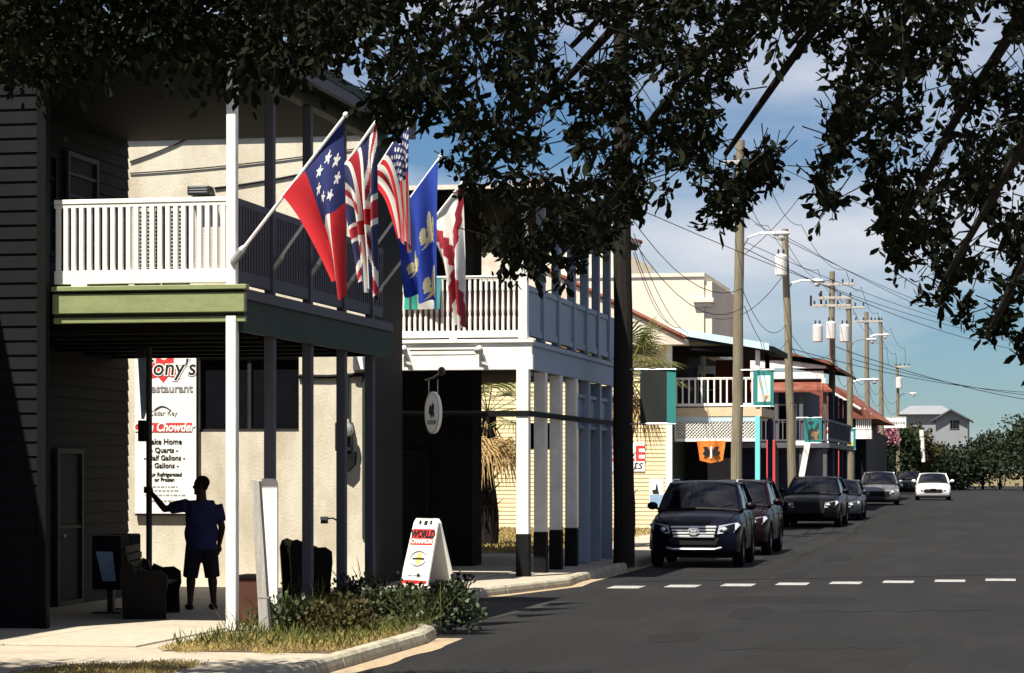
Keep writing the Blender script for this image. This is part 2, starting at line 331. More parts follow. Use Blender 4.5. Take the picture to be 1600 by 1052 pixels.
# paving slabs on the sidewalk
sm = [MB().bbox(0, 1.488, 0, 1.488, 0, 0.03, 0.006).mesh('paving_slab', c) for c in ('concrete', 'concrete2')]
def slabs(x0, x1, y0, y1):
    y = y0
    while y+1.5 <= y1+0.01:
        x = x0
        while x+1.5 <= min(x1, kx(y)-0.2, kx(y+1.5)-0.2)+0.01:
            link('paving_slab', random.choice(sm), walk, (x, y, 0.108+random.uniform(0, .003)+gz(y))); x += 1.5
        y += 1.5
slabs(-13.6, -9.0, 25.9, 38.0); slabs(-12.0, -7.6, 40.6, 56); slabs(-10.6, -7.7, 57, 79.5)
# crosswalk bars and a thin seam line
cw = thing('crosswalk', 'worn white crosswalk bars across the asphalt', None); cw['kind'] = 'structure'
for k in range(-1, 9):
    X = -5.56+0.895*k; Y = 43.9+0.6*k; z = 0.005
    MB().add([(X-.27, Y-.52, z), (X+.27, Y-.47, z), (X+.27, Y+.50, z), (X-.27, Y+.44, z)], [(0, 1, 2, 3)]).build('crosswalk_bar', 'road_paint', cw)
m = MB()
for k in range(24):
    X = -6.8+0.45*k; Y = 45.3+0.3*k; w1 = .05+.02*math.sin(k*2.1)
    m.add([(X, Y, .004), (X+.46, Y+.3, .004), (X+.46, Y+.3+w1*3, .004), (X, Y+w1*3, .004)], [(0, 1, 2, 3)])
tag(m.build('asphalt_seam', 'black_paint'), kind='structure')
for (xa, ya, xb, yb, w1) in ((-3.2, 28.5, -1.2, 29.0, .03), (-2.9, 36.3, -0.2, 37.1, .035)):
    m = MB(); pr = None; n = 14
    for i in range(n+1):
        t = i/n; x = xa+(xb-xa)*t+.05*math.sin(i*2.3+xa); y = ya+(yb-ya)*t+.25*math.sin(i*1.7+ya); wv = w1*(0.5+random.random())
        if pr: m.add([(pr[0], pr[1]-pr[2], .004), (x, y-wv, .004), (x, y+wv, .004), (pr[0], pr[1]+pr[2], .004)], [(0, 1, 2, 3)])
        pr = (x, y, wv)
    tag(m.build('asphalt_seam', 'black_paint'), kind='structure')
def blob(name, mat, cx, cy, rx, ry, z, seed):
    pts = []
    for i in range(26): a = 2*math.pi*i/26; k = 1+.45*noise.noise((math.cos(a)*1.5, math.sin(a)*1.5, seed)); pts.append((cx+rx*k*math.cos(a), cy+ry*k*math.sin(a), z+gz(cy)))
    tag(MB().add(pts, [tuple(range(26))]).build(name, mat), kind='structure')
for i, (cx, cy, rx, ry) in enumerate(((-3.9, 30.5, .35, .9), (-3.6, 36.0, .3, 1.4), (-4.1, 49, .3, 1.8), (-3.9, 58, .3, 2.5))): blob('oil_stain', 'asphalt_dark', cx, cy, rx, ry, .0026, i*3.1)
sheet('road_repair', 'asphalt_worn', [(25.2, -2.9, -1.1), (29.6, -2.75, -.95)], .0018); sheet('road_repair', 'asphalt_dark', [(38.6, -4.7, -2.5), (40.6, -4.55, -2.4)], .0018)
sheet('wheel_track', 'asphalt_worn', [(Y, -4.95+.05*math.sin(Y*.5), -4.5+.05*math.sin(Y*.7)) for Y in [47+2*i for i in range(35)]], .0012); sheet('wheel_track', 'asphalt_worn', [(Y, -3.45+.05*math.sin(Y*.6), -3.0+.06*math.sin(Y*.4)) for Y in [47+2*i for i in range(35)]], .0012)
# right-hand side of the street (beside and beyond the frame)
sheet('pavement', 'concrete', [(-30, 0.0, 12), (21.5, 0.0, 12)], 0.12)
sheet('pavement', 'concrete', [(45, 3.6, 6.0)]+[(Y, 3.6, 6.0) for Y in YS if Y >= 50 and Y < 200], 0.10)
sheet('verge', 'ground', [(Y, -45, -10.6) for Y in (56.5, 62, 70, 76, 79.2)], 0.128)
sheet('verge', 'soil', [(Y, -8.75+.15*math.sin(Y*2), kx(Y)-0.2) for Y in (25.4, 26, 27, 28, 28.9, 29.6, 30.2, 30.8)], 0.126)

# ================================================================== BUILDINGS
def rail_front(par, x0, x1, y, zb, zt, n, mat='white', bw=0.045, brh=0.13, trh=0.09, th=0.05, prof=False):
    """railing in a plane Y = y; balusters are parts of the railing"""
    rl = MB().bbox(x0, x1, y-th*.6, y+th*.6, zt-trh*.55, zt, .006).bbox(x0, x1, y-th*.45, y+th*.45, zt-trh, zt-trh*.55-.004, .005).build('top_rail', mat, par)
    MB().bbox(x0, x1, y-th*.5, y+th*.5, zb, zb+brh, .008).build('bottom_rail', mat, rl)
    h = zt-trh-zb-brh; mm = MB()
    if prof: mm.lathe([(bw*.5, -.01), (bw*.5, h*.25), (bw*.33, h*.3), (bw*.52, h*.42), (bw*.42, h*.6), (bw*.33, h*.74), (bw*.5, h*.79), (bw*.5, h+.01)], 8)
    else: mm.bbox(-bw/2, bw/2, -bw/2, bw/2, -.01, h+.01, .004)
    me = mm.mesh('baluster', mat); o = rootloc(par)
    for i in range(n):
        x = x0+(x1-x0)*(i+.5)/n; ob = link('baluster', me, rl, Vector((x, y, zb+brh))-o)
    return rl
def rail_side(par, x, y0, y1, zb, zt, n, mat='white', bw=0.045, brh=0.13, trh=0.09, th=0.05):
    rl = MB().bbox(x-th*.6, x+th*.6, y0, y1, zt-trh, zt, .006).build('top_rail', mat, par)
    MB().bbox(x-th*.5, x+th*.5, y0, y1, zb, zb+brh, .008).build('bottom_rail', mat, rl)
    me = MB().bbox(-bw/2, bw/2, -bw/2, bw/2, -.01, zt-trh-zb-brh+.01, .004).mesh('baluster', mat); o = rootloc(par)
    for i in range(n): link('baluster', me, rl, Vector((x, y0+(y1-y0)*(i+.5)/n, zb+brh))-o)
    return rl
def post(par, x, y, z0, z1, w, mat='white', name='porch_post'):
    return bx(name, mat, par, x-w/2, x+w/2, y-w/2, y+w/2, z0, z1, b=.008)
def siding(par, axis, a0, a1, c, z0, z1, mat, step=0.14, out_=-1, name='siding', holes=()):
    """lapped boards; axis 'x': wall along x at Y=c facing out_*Y; axis 'y': wall along y at X=c facing out_*X"""
    m = MB(); z = z0
    while z < z1-.01:
        zt = min(z+step, z1); segs = [(a0, a1)]
        for (h0, h1, g0, g1) in holes:
            if g0 < zt and g1 > z:
                segs = [s for (p, q) in segs for s in ((p, min(q, h0)), (max(p, h1), q)) if s[1]-s[0] > .01]
        for p, q in segs:
            if axis == 'x': m.add([(p, c+out_*.022, z), (q, c+out_*.022, z), (q, c+out_*.004, zt), (p, c+out_*.004, zt), (p, c, z), (q, c, z)], [(0, 1, 2, 3), (4, 5, 1, 0)])
            else: m.add([(c+out_*.022, p, z), (c+out_*.022, q, z), (c+out_*.004, q, zt), (c+out_*.004, p, zt), (c, p, z), (c, q, z)], [(0, 1, 2, 3), (4, 5, 1, 0)])
        z = zt
    return m.build(name, mat, par)
def window_x(par, x, y0, y1, z0, z1, out_=1, fm='white_blue_shade', gm='glass_win', name='window', bars=1, louv=False):
    """window in a wall facing X"""
    f = 0.07; m = MB()
    for a in ((y0, y1, z0, z0+f), (y0, y1, z1-f, z1), (y0, y0+f, z0+f, z1-f), (y1-f, y1, z0+f, z1-f)):
        m.box(min(x, x+out_*.05), max(x, x+out_*.05), a[0], a[1], a[2], a[3])
    for k in range(bars): zz = z0+(z1-z0)*(k+1)/(bars+1); m.box(min(x, x+out_*.04), max(x, x+out_*.04), y0+f, y1-f, zz-.02, zz+.02)
    fr = m.build(name, fm, par)
    bx('pane', gm, fr, x+out_*.008-.003, x+out_*.008+.003, y0+f*.9, y1-f*.9, z0+f*.9, z1-f*.9); return fr
def window_y(par, y, x0, x1, z0, z1, fm='white', gm='glass_win', bars=1, vb=0, name='window'):
    f = 0.06; m = MB()
    for a in ((x0, x1, z0, z0+f), (x0, x1, z1-f, z1), (x0, x0+f, z0+f, z1-f), (x1-f, x1, z0+f, z1-f)): m.box(a[0], a[1], y-.05, y, a[2], a[3])
    for k in range(bars): zz = z0+(z1-z0)*(k+1)/(bars+1); m.box(x0+f, x1-f, y-.04, y, zz-.02, zz+.02)
    for k in range(vb): xx = x0+(x1-x0)*(k+1)/(vb+1); m.box(xx-.015, xx+.015, y-.038, y-.002, z0+f, z1-f)
    fr = m.build(name, fm, par); bx('pane', gm, fr, x0+f*.9, x1-f*.9, y-.012, y-.006, z0+f*.9, z1-f*.9); return fr

# ---------------------------------------------------------------- building 1: dark building with the two-storey porch
Y1 = 28.7; PX = -8.92; YB = 36.0; WX = -12.8
b1 = thing('porch_building', 'dark building with green-trimmed two-storey porch and white balcony railing', 'building', (-13, 30, .13))
FXL = XY(79, Y1-.1)+.014
def zz1(y): return 2+(735-y)/134.0
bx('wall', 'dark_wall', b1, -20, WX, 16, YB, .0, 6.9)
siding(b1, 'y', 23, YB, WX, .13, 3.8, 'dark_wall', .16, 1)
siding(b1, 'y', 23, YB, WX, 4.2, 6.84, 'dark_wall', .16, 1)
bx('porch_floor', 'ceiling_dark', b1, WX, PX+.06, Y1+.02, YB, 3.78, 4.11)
# green fascia along the front
bx('fascia_board', 'green_trim', b1, FXL, PX+.17, Y1-.05, Y1+.02, zz1(503), zz1(494), b=.006)
bx('fascia_board', 'green_trim', b1, FXL, PX+.17, Y1-.09, Y1+.018, zz1(488), zz1(457), b=.008)
bx('fascia_board', 'green_trim', b1, FXL, PX+.20, Y1-.12, Y1+.016, zz1(452.5), zz1(445), b=.006)
bx('soffit_strip', 'dark_green', b1, FXL, PX+.10, Y1-.03, Y1+.014, zz1(494), zz1(445)-.01)
bx('fascia_board', 'dark_green', b1, PX+.06, PX+.12, Y1+.03, YB, 3.62, 4.13)  # green fascia's shaded side, shade painted in as near-black green
bx('fascia_board', 'slate_and_shade', b1, PX+.121, PX+.15, Y1+.04, YB, 4.0, 4.12)
for k, xx in enumerate((365, 424, 483, 536, 580)):
    Y = onX(xx-2, 735, PX).y
    post(b1, PX, Y, .13, 3.80, .125, 'white' if k == 0 else 'slate_and_shade'); post(b1, PX, Y, 4.11, 6.86, .115, 'white' if k == 0 else 'slate_and_shade')  # posts behind the first carry their shade in the colour
rail_front(b1, FXL, PX-.06, Y1, zz1(441), zz1(307), 22, bw=.055, brh=.16, trh=.10, th=.06)
bx('rail_foot', 'white', b1, XY(113, Y1), XY(137, Y1), Y1-.035, Y1+.035, 4.12, zz1(441)+.02)
rail_side(b1, PX, Y1+.08, YB-.1, zz1(441), zz1(307), 62, 'slate_and_shade', bw=.055, brh=.16)
# porch roof
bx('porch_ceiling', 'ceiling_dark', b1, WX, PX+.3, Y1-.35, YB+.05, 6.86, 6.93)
bx('roof_beam', 'dark_green', b1, PX-.09, PX+.07, Y1-.05, YB, 6.70, 6.857)
rx0, rx1, ry0, ry1 = -20.2, PX+.45, Y1-.45, YB+.2
bx('flat_roof', 'dark_green', b1, -20.2, -12.4, 15.5, Y1-.46, 6.91, 7.05)
MB().add([(rx0, ry0, 6.94), (rx1, Y1-.45, 6.94), (rx1, ry1, 6.94), (rx0, ry1, 6.94), (rx0, ry0, 7.06), (rx1, Y1-.45, 7.06), (rx1, ry1, 7.06), (rx0, ry1, 7.06), (-15, Y1+1.5, 8.2), (-15, 32.0, 8.2)],
         [(3, 2, 1, 0), (0, 1, 5, 4), (1, 2, 6, 5), (2, 3, 7, 6), (3, 0, 4, 7), (4, 5, 8), (5, 6, 9, 8), (6, 7, 9), (7, 4, 8, 9)]).build('roof', 'dark_green', b1)
bx('eave_board', 'slate_and_shade', b1, PX+.36, PX+.44, Y1-.4, YB+.2, 6.80, 6.937)
m = MB()
for k in range(7): m.box(WX, PX-.1, Y1+.3+k*1.05, Y1+.42+k*1.05, 3.62, 3.778)
m.build('joist', 'ceiling_dark', b1)
# dark flank wall where the porch meets the corner of the building
FX = XY(79, Y1-.1)
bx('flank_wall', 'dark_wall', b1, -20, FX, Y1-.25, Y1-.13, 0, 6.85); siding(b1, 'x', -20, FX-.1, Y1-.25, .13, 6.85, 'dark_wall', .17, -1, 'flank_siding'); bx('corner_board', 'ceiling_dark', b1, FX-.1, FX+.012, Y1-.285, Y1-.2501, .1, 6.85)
window_x(b1, WX+.022, 31.3, 33.0, 4.9, 6.3, 1, 'dark_wall', 'black_paint', bars=3)
w_ = window_x(b1, WX+.022, 33.4, 34.6, 4.3, 6.4, 1, 'slate_and_shade', 'black_paint', bars=6)
window_x(b1, WX+.022, 30.6, 32.2, 1.2, 2.5, 1, 'dark_green', 'black_paint', bars=1)
dr = window_x(b1, WX+.022, 33.0, 34.0, .14, 2.3, 1, 'dark_green', 'black_paint', name='door', bars=1)
MB().ell((WX+.1, 33.15, 1.1), (.03, .03, .03)).build('handle', 'steel', dr)

# ---------------------------------------------------------------- cream stucco building behind the porch
YC = 40.0; CX1 = XY(576, YC); YD = 42.2
b2 = thing('stucco_building', 'cream stucco building with a big dark window beyond the green porch', 'building', (-13, 41, .13))
wx0, wx1 = XY(310, YC), XY(467, YC); wz0, wz1 = ZY(390, 675, YC), ZY(390, 558, YC)
m = MB()
m.box(-20, wx0, YC, YD, 0, 7.42); m.box(wx1, CX1, YC, YD, 0, 7.42); m.box(wx0, wx1, YC, YD, 0, wz0); m.box(wx0, wx1, YC, YD, wz1, 7.42); m.box(wx0, wx1, YC+.25, YD, wz0, wz1)
m.build('wall', 'cream', b2)
wf = bx('window', 'glass_win', b2, wx0+.001, wx1-.001, YC+.10, YC+.12, wz0+.001, wz1-.001)
m = MB(); xm = (wx0+wx1)/2
m.box(wx0+.002, wx1-.002, YC+.05, YC+.099, wz0+.002, wz0+.05).box(wx0+.002, wx1-.002, YC+.05, YC+.099, wz1-.05, wz1-.002).box(xm-.03, xm+.03, YC+.05, YC+.099, wz0+.05, wz1-.05)
m.build('frame', 'dark_metal', wf)
bx('coping', 'dark_wall', b2, -20.1, CX1+.08, YC-.06, YD+.05, 7.422, 7.47)
bx('side_shade', 'dark_wall', b2, CX1+.002, CX1+.03, YC+.05, YD, .14, 7.4)  # near-black sheet painting the shade on the cream side wall
bx('corner_board', 'dark_green', b2, CX1-.10, CX1-.02, YC-.03, YC-.002, .9, ZY(566, 588, YC))
bx('downpipe', 'pink_pipe', b2, CX1-.015, CX1+.05, YC-.06, YC-.004, 1.1, 2.25)
bx('corner_board', 'white', b2, CX1-.10, CX1+.1, YC-.05, YC-.006, ZY(566, 580, YC)+.02, 3.85)
# conduit, spotlights, meter
m = MB(); zc = ZY(500, 588, YC); m.tube([(wx1, YC-.03, zc), (XY(515, YC), YC-.03, zc-.01), (CX1, YC-.03, zc+.03)], .035, 6); m.build('conduit', 'dark_wall', b2)
for xx, yy0, yy1, sag in ((203, 240, 300, 0), (203, 250, 232, .06), (330, 300, 262, .0), (350, 545, 560, 0), (452, 545, 560, 0)): pass
def cable(name, p, q, sag, r, label, cat='cable', group=None, n=14):
    p = Vector(p); q = Vector(q); pts = []
    for i in range(n+1):
        t = i/n; c = p.lerp(q, t); c.z -= 4*sag*t*(1-t); pts.append(c)
    return tag(MB().tube(pts, r, 5).build(name, 'wire'), label, cat, group)
cable('cable', onY(203, 253, YC-.02), onY(290, 218, YC-.02), .02, .014, 'short thin dark cable standing for a wire shadow on the cream stucco wall')  # dark tubes laid on the wall to draw shadows of wires
cable('cable', onY(203, 271, YC-.02), onY(560, 232, YC-.02), .05, .011, 'thin cable standing for the upper long wire shadow across the cream wall', group=None)
cable('cable', onY(335, 294, YC-.02), onY(560, 250, YC-.02), .05, .016, 'thicker cable standing for a wire shadow from the dark box across the cream wall')
vb = thing('vent_box', 'small dark vent box on the cream wall above the white railing', 'vent box', onY(317, 306, YC))
bx('housing', 'dark_metal', vb, XY(300, YC), XY(334, YC), YC-.25, YC-.003, ZY(317, 307, YC), ZY(317, 293, YC), b=.01)
m = MB()
for k in range(3): zz = ZY(317, 303.5-k*4, YC); m.box(XY(303, YC), XY(331, YC), YC-.258, YC-.249, zz, zz+.018)
m.build('grille', 'steel', vb)
# louvred shutters leaning inside the balcony
for i, (a, b) in enumerate(((210, 250), (253, 296))):
    Y = 35.75; s = thing('louvre_shutter', ('white louvred shutter behind the railing, next to the dark wall', 'white louvred shutter behind the railing, next to the vent box')[i], 'shutter', (XY(a, Y), Y, 4.12), 'white louvred shutters behind the railing')
    x0, x1 = XY(a, Y), XY(b, Y); z0, z1 = 4.12, ZY(a, 318, Y)
    fr = MB().box(x0, x0+.06, Y, Y+.04, z0, z1).box(x1-.06, x1, Y, Y+.04, z0, z1).box(x0+.06, x1-.06, Y, Y+.04, z1-.07, z1).box(x0+.06, x1-.06, Y, Y+.04, z0, z0+.5).build('frame', 'white', s)
    me = MB().add([(0, .0, 0), (x1-x0-.12, .0, 0), (x1-x0-.12, .03, .04), (0, .03, .04), (0, .006, -.004), (x1-x0-.12, .006, -.004)], [(0, 1, 2, 3), (4, 5, 1, 0)]).mesh('slat', 'white')
    for k in range(int((z1-z0-.6)/.055)): link('slat', me, s, Vector((x0+.06, Y, z0+.53+k*.055))-s.location)
ds = thing('spotlight', 'twin-lamp white floodlight box on the corner of the cream wall', 'floodlight', onY(565, 580, YC))
p = onY(563, 562, YC)
bx('box', 'sign_white', ds, p.x-.10, p.x+.09, YC-.10, YC-.055, p.z-.17, p.z+.17, b=.01)
for dx in (-.11, .10):
    q = Vector((p.x+dx, YC-.17, p.z+.14)); MB().tube([q+Vector((0, .09, .0)), q+Vector((0, -.08, -.03))], [.05, .085], 12).build('lamp_head', 'lamp_grey', ds)
et = thing('electric_meter', 'dark electric meter with round glass on the cream wall', 'electric meter', onY(543, 735, YC))
p0 = onY(527, 735, YC); p1 = onY(558, 655, YC)
bx('meter_box', 'dark_metal', et, p0.x, p1.x-.06, YC-.16, YC-.003, ZY(540, 705, YC), ZY(540, 660, YC), b=.015)
M = Matrix.Translation((p1.x-.14, YC-.16, ZY(540, 672, YC))) @ Matrix.Rotation(R(90), 4, 'X')
MB().lathe([(.12, 0), (.12, .05), (.10, .09), (.04, .11)], 18, M).build('meter_glass', 'steel', et)
MB().prism([(p0.x+.06, YC-.13, ZY(540, 706, YC)), (p1.x, YC-.13, ZY(540, 706, YC)), (p1.x-.01, YC-.13, ZY(540, 725, YC)), (p1.x-.12, YC-.13, ZY(540, 737, YC)), (p0.x+.05, YC-.13, ZY(540, 728, YC))], (0, .12, 0)).build('lower_cover', 'black_paint', et)
MB().tube([(p1.x-.14, YC-.05, ZY(540, 655, YC)), (p1.x-.14, YC-.05, zc)], .025, 6).build('conduit', 'dark_metal', et)
wl = thing('wall_lamp', 'small white lamp on a thin arm at the porch post', 'lamp', onY(510, 825, 33.8))
p = onY(508, 813, 33.8); q = onY(534, 820, 33.7)
bx('lamp_head', 'sign_white', wl, p.x-.05, p.x+.04, 33.72, 33.84, p.z+.0, p.z+.05, b=.01); bx('lens', 'dark_metal', wl, p.x-.045, p.x+.035, 33.73, 33.83, p.z-.045, p.z-.001)
MB().tube([(p.x+.04, 33.78, p.z+.02), (p.x+.12, 33.76, p.z+.03), (q.x, q.y, q.z+.02)], .012, 6).build('arm', 'dark_metal', wl)

# ---------------------------------------------------------------- building 2: white porch with black-footed posts
Y2 = onZ(818, 900).y; Q = onZ(818, 900).x; YE = 56.0; IX = -10.25
b3 = thing('white_porch_building', 'white two-storey porch building with black-footed posts and rusty roof', 'building', (-12, 48, .13))
S2 = 4000/(Y2/ray(818, 735).y)
def z2(y): return 2+(735-y)/S2
XL = -12.6
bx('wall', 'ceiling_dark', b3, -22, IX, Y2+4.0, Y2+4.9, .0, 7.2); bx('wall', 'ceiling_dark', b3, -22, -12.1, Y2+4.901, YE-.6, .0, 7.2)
bx('wall', 'maroon', b3, -13.4, IX+.02, Y2+1.6, Y2+3.99, 4.36, 7.1)
bx('porch_floor', 'ceiling_dark', b3, XL, Q+.10, Y2+.06, YE, 3.95, 4.33)
bx('fascia_beam', 'white', b3, XL, Q+.18, Y2-.07, Y2+.055, z2(578), z2(555), b=.008)
bx('fascia_beam', 'white', b3, XL, Q+.16, Y2-.05, Y2+.055, z2(554.6), z2(536), b=.008)
bx('fascia_beam', 'white', b3, XL, Q+.20, Y2-.09, Y2+.055, z2(535.6), z2(530), b=.006)
bx('fascia_beam', 'white_blue_shade', b3, Q+.06, Q+.12, Y2+.06, YE, z2(577), z2(533), b=.008)
bx('fascia_beam', 'white_blue_shade', b3, Q+.121, Q+.16, Y2+.06, YE, z2(540), z2(532), b=.006)
yp = []
for k, xx in enumerate((818, 845, 869, 893, 913, 931, 948)):
    Y = onX(xx, 735, Q).y if k else Y2; yp.append(Y)
    mt = 'white' if k < 4 else 'white_blue_shade'
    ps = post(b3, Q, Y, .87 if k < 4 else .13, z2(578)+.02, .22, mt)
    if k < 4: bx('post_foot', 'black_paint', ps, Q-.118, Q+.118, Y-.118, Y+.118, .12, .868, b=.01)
    post(b3, Q, Y, 4.33, 6.86, .16, 'white_blue_shade' if k else 'white')
for xx in (640, 700): post(b3, XL+.1 if xx == 640 else XY(560, Y2), Y2+.02, .13, z2(578)+.02, .2)
bx('rail_band', 'black_paint', b3, XL, Q+.135, Y2-.125, Y2-.112, z2(651), z2(642)); bx('rail_band', 'black_paint', b3, Q+.118, Q+.131, Y2, YE, z2(651), z2(642))
rail_front(b3, XL, Q-.02, Y2, z2(527), z2(430), 41, bw=.058, brh=.12, trh=.06, th=.07, prof=True)
bx('rail_back_boards', 'maroon', b3, XL, Q-.14, Y2+.45, Y2+.49, 4.34, z2(436))
bx('rail_foot', 'white', b3, XY(703, Y2), XY(714, Y2), Y2-.04, Y2+.04, 4.3, z2(527)+.05)
# side balcony: framed boards between posts
for k in range(len(yp)-1):
    a, b = yp[k]+.12, yp[k+1]-.12; pn = bx('rail_panel', 'white_blue_shade', b3, Q-.02, Q+.02, a, b, 4.5, 5.22)
    MB().bbox(Q-.04, Q+.05, a, b, 4.40, 4.52, .006).bbox(Q-.04, Q+.05, a, b, 5.2, 5.3, .006).build('rail_frame', 'white_blue_shade', pn)
bx('rail_panel', 'white_blue_shade', b3, Q-.02, Q+.02, yp[-1]+.1, YE, 4.4, 5.3)
# transom frames between the last posts
for k in (3, 4, 5):
    a, b = yp[k]+.115, yp[k+1]-.115; tr = bx('transom', 'white_blue_shade', b3, Q-.05, Q-.02, a, b, 2.9, 3.45)
    MB().box(Q-.07, Q+.04, a, b, 3.45, 3.52).box(Q-.07, Q+.04, a, b, 2.84, 2.9).build('transom_bar', 'white_blue_shade', tr)
for k in range(3):     # curved brackets under the side beam
    a = yp[k]; MB().tube([(Q, a+.1, 3.3), (Q, a+.3, 3.62), (Q, a+.75, 3.75)], .035, 6).build('bracket', 'white_blue_shade', b3)
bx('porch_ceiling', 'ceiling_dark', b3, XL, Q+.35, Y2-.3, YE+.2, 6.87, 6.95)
m = MB(); e = .4
x0, x1, y0, y1 = -22.5, Q+e, Y2-e, YE+e; zt = 7.5; xr0, xr1 = -18.0, -11.5; yr = (y0+y1)/2
m.add([(x0, y0, 6.96), (x1, y0, 6.96), (x1, y1, 6.96), (x0, y1, 6.96), (x0, y0, 7.04), (x1, y0, 7.04), (x1, y1, 7.04), (x0, y1, 7.04), (xr0, yr, zt), (xr1, yr, zt)],
      [(3, 2, 1, 0), (0, 1, 5, 4), (1, 2, 6, 5), (2, 3, 7, 6), (3, 0, 4, 7), (4, 5, 9, 8), (5, 6, 9), (6, 7, 8, 9), (7, 4, 8)])
rf = m.build('roof', 'tin_roof', b3)
m = MB().tube([(x1, y0, 7.07), (xr1, yr, zt+.03)], .05, 6).tube([(x1, y1, 7.07), (xr1, yr, zt+.03)], .05, 6).tube([(xr0, yr, zt+.03), (xr1, yr, zt+.03)], .05, 6); m.build('ridge_cap', 'rust_roof', rf)
dd = window_y(b3, Y2+3.99, -12.1, -11.1, .13, 2.4, 'dark_wall', 'glass_win', 1, name='door')
# step and lower rail under porch
bx('counter', 'black_paint', b3, IX-.05, Q-.9, 53.2, 53.4, 2.45, 3.0)
# flood lamps and conduit on beam
for i, xx in enumerate((632, 750)):
    p = onY(xx, 545, Y2-.09); fl = thing('flood_lamp', ('grey flood lamp on the white beam %s' % ('at its end beside the dark wall', 'above the hanging oval sign, nearer the black-footed posts')[i]), 'lamp', p, None)
    M = Matrix.Translation(p+Vector((0, -.06, .0))) @ Matrix.Rotation(R(120), 4, 'X')
    MB().lathe([(.02, -.06), (.05, -.03), (.075, .05), (.085, .07)], 12, M).build('lamp_head', 'lamp_grey', fl, True)
    MB().tube([p+Vector((0, 0.0, .04)), p+Vector((0, -.05, .03))], .03, 8).build('bracket', 'steel', fl)
    MB().prism([p+Vector((-.01, 0, -.08)), p+Vector((.03, 0, -.08)), p+Vector((.14, 0, -.3)), p+Vector((.04, 0, -.27))], (0, -.03, 0)).build('shade_fin', 'lamp_grey', fl)
a = onY(640, 548, Y2-.1); b = onY(742, 547, Y2-.1); cable('conduit', a, b, 0.0, .014, 'thin conduit between the two flood lamps on the white beam', 'conduit', n=2)
# oval hanging sign
p = onY(677, 645, Y2-.55)
hs = thing('hanging_sign', 'white oval sign with dark figure hanging from an arm below the white beam', 'sign', (p.x, p.y, p.z-.37), rz=R(-48))
def ovalpts(rx, rz, n=28): return [(rx*math.cos(2*math.pi*i/n), rz*math.sin(2*math.pi*i/n)) for i in range(n)]
MB().prism([(x, -.03, .37+z) for x, z in ovalpts(.27, .37)], (0, .06, 0)).build('board', 'sign_white', hs, local=True)
m = MB(); pr = [Vector((x, -.033, .37+z)) for x, z in ovalpts(.255, .352)]; m.tube(pr+[pr[0]], .006, 5).build('border', 'ink_grey', hs, local=True)
MB().prism([(x, -.034, .37+z) for x, z in ((-.09, .10), (-.05, .15), (-.02, .09), (.03, .2), (.05, .12), (.09, .16), (.07, .02), (.10, -.05), (.04, -.1), (.02, -.02), (-.03, -.12), (-.06, -.03), (-.11, -.01))], (0, .004, 0)).build('figure', 'ink', hs, local=True)
MB().prism([(x, -.034, .37+z) for x, z in ((-.17, -.13), (.17, -.13), (.15, -.21), (-.15, -.21))], (0, .004, 0)).build('caption_band', 'ink_grey', hs, local=True)
for sx in (-.16, .16): MB().tube([(sx, 0, .66), (sx, 0, .95)], .008, 5).build('chain', 'steel', hs, local=True)
MB().tube([(-.28, 0, .95), (0, 0, .98), (.2, 0, 1.04), (.3, .0, 1.08)], [.018, .02, .022, .03], 6).build('arm', 'dark_metal', hs, local=True)
MB().ell((.3, 0, 1.09), (.07, .07, .08)).build('arm_end', 'dark_metal', hs, local=True)

# ---------------------------------------------------------------- building 3: yellow clapboard shop with lattice porch
Y3 = 79.3; YP3 = 80.0; g3 = gz(78)
b4 = thing('yellow_shop', 'yellow clapboard shop with lattice porch and turquoise post', 'building', (-14, 80, g3+.13))
ex = XY(1049, Y3)
bx('wall', 'yellow_siding', b4, -30, ex, Y3, 92, 0, 6.0)
siding(b4, 'x', -30, ex-.16, Y3, gz(Y3)+.13, 6.0, 'yellow_siding', .13, -1)
bx('corner_board', 'white', b4, ex-.16, ex+.03, Y3-.05, Y3-.001, .1, 6.0)
m = MB(); m.prism([(ex+.5, Y3-.5, 5.9), (ex+.5, Y3-.5, 6.05), (-17, Y3-.5, 9.6), (-30, Y3-.5, 6)], (0, 14, 0)); m.build('roof', 'tin_roof', b4)
MB().tube([(ex+.5, Y3-.52, 6.1), (-17, Y3-.52, 9.66)], .09, 6).build('roof_edge', 'rust_roof', b4)
sg = bx('sign_panel', 'sign_white', b4, XY(905, Y3), XY(1008, Y3), Y3-.05, Y3-.024, ZY(980, 737, Y3), ZY(980, 690, Y3), b=.006)
zl = ZY(980, 720, Y3); hh = (ZY(980, 697, Y3)-zl)/.69
text('E', hh, 'sign_red', (XY(953, Y3), Y3-.052, zl), sg, sx=1.15, bold=.012); text('LE', hh, 'sign_red', (XY(992, Y3), Y3-.052, zl), sg, sx=1.05, bold=.012)
text('cts', hh*.62, 'ink', (XY(992, Y3), Y3-.052, ZY(980, 733, Y3)), sg, shear=.3)
po = thing('poster', 'small white poster with dark figure and blue foot on the yellow wall', 'poster', onY(1026, 792, Y3))
pz = [ZY(1026, v, Y3) for v in (792, 772, 748)]; pa, pb = XY(1015, Y3), XY(1037, Y3)
bx('panel', 'sign_white', po, pa, pb, Y3-.05, Y3-.024, pz[0], pz[2]); bx('print', 'glass_blue', po, pa+.01, pb-.01, Y3-.056, Y3-.0505, pz[0]+.02, pz[1]-.02)
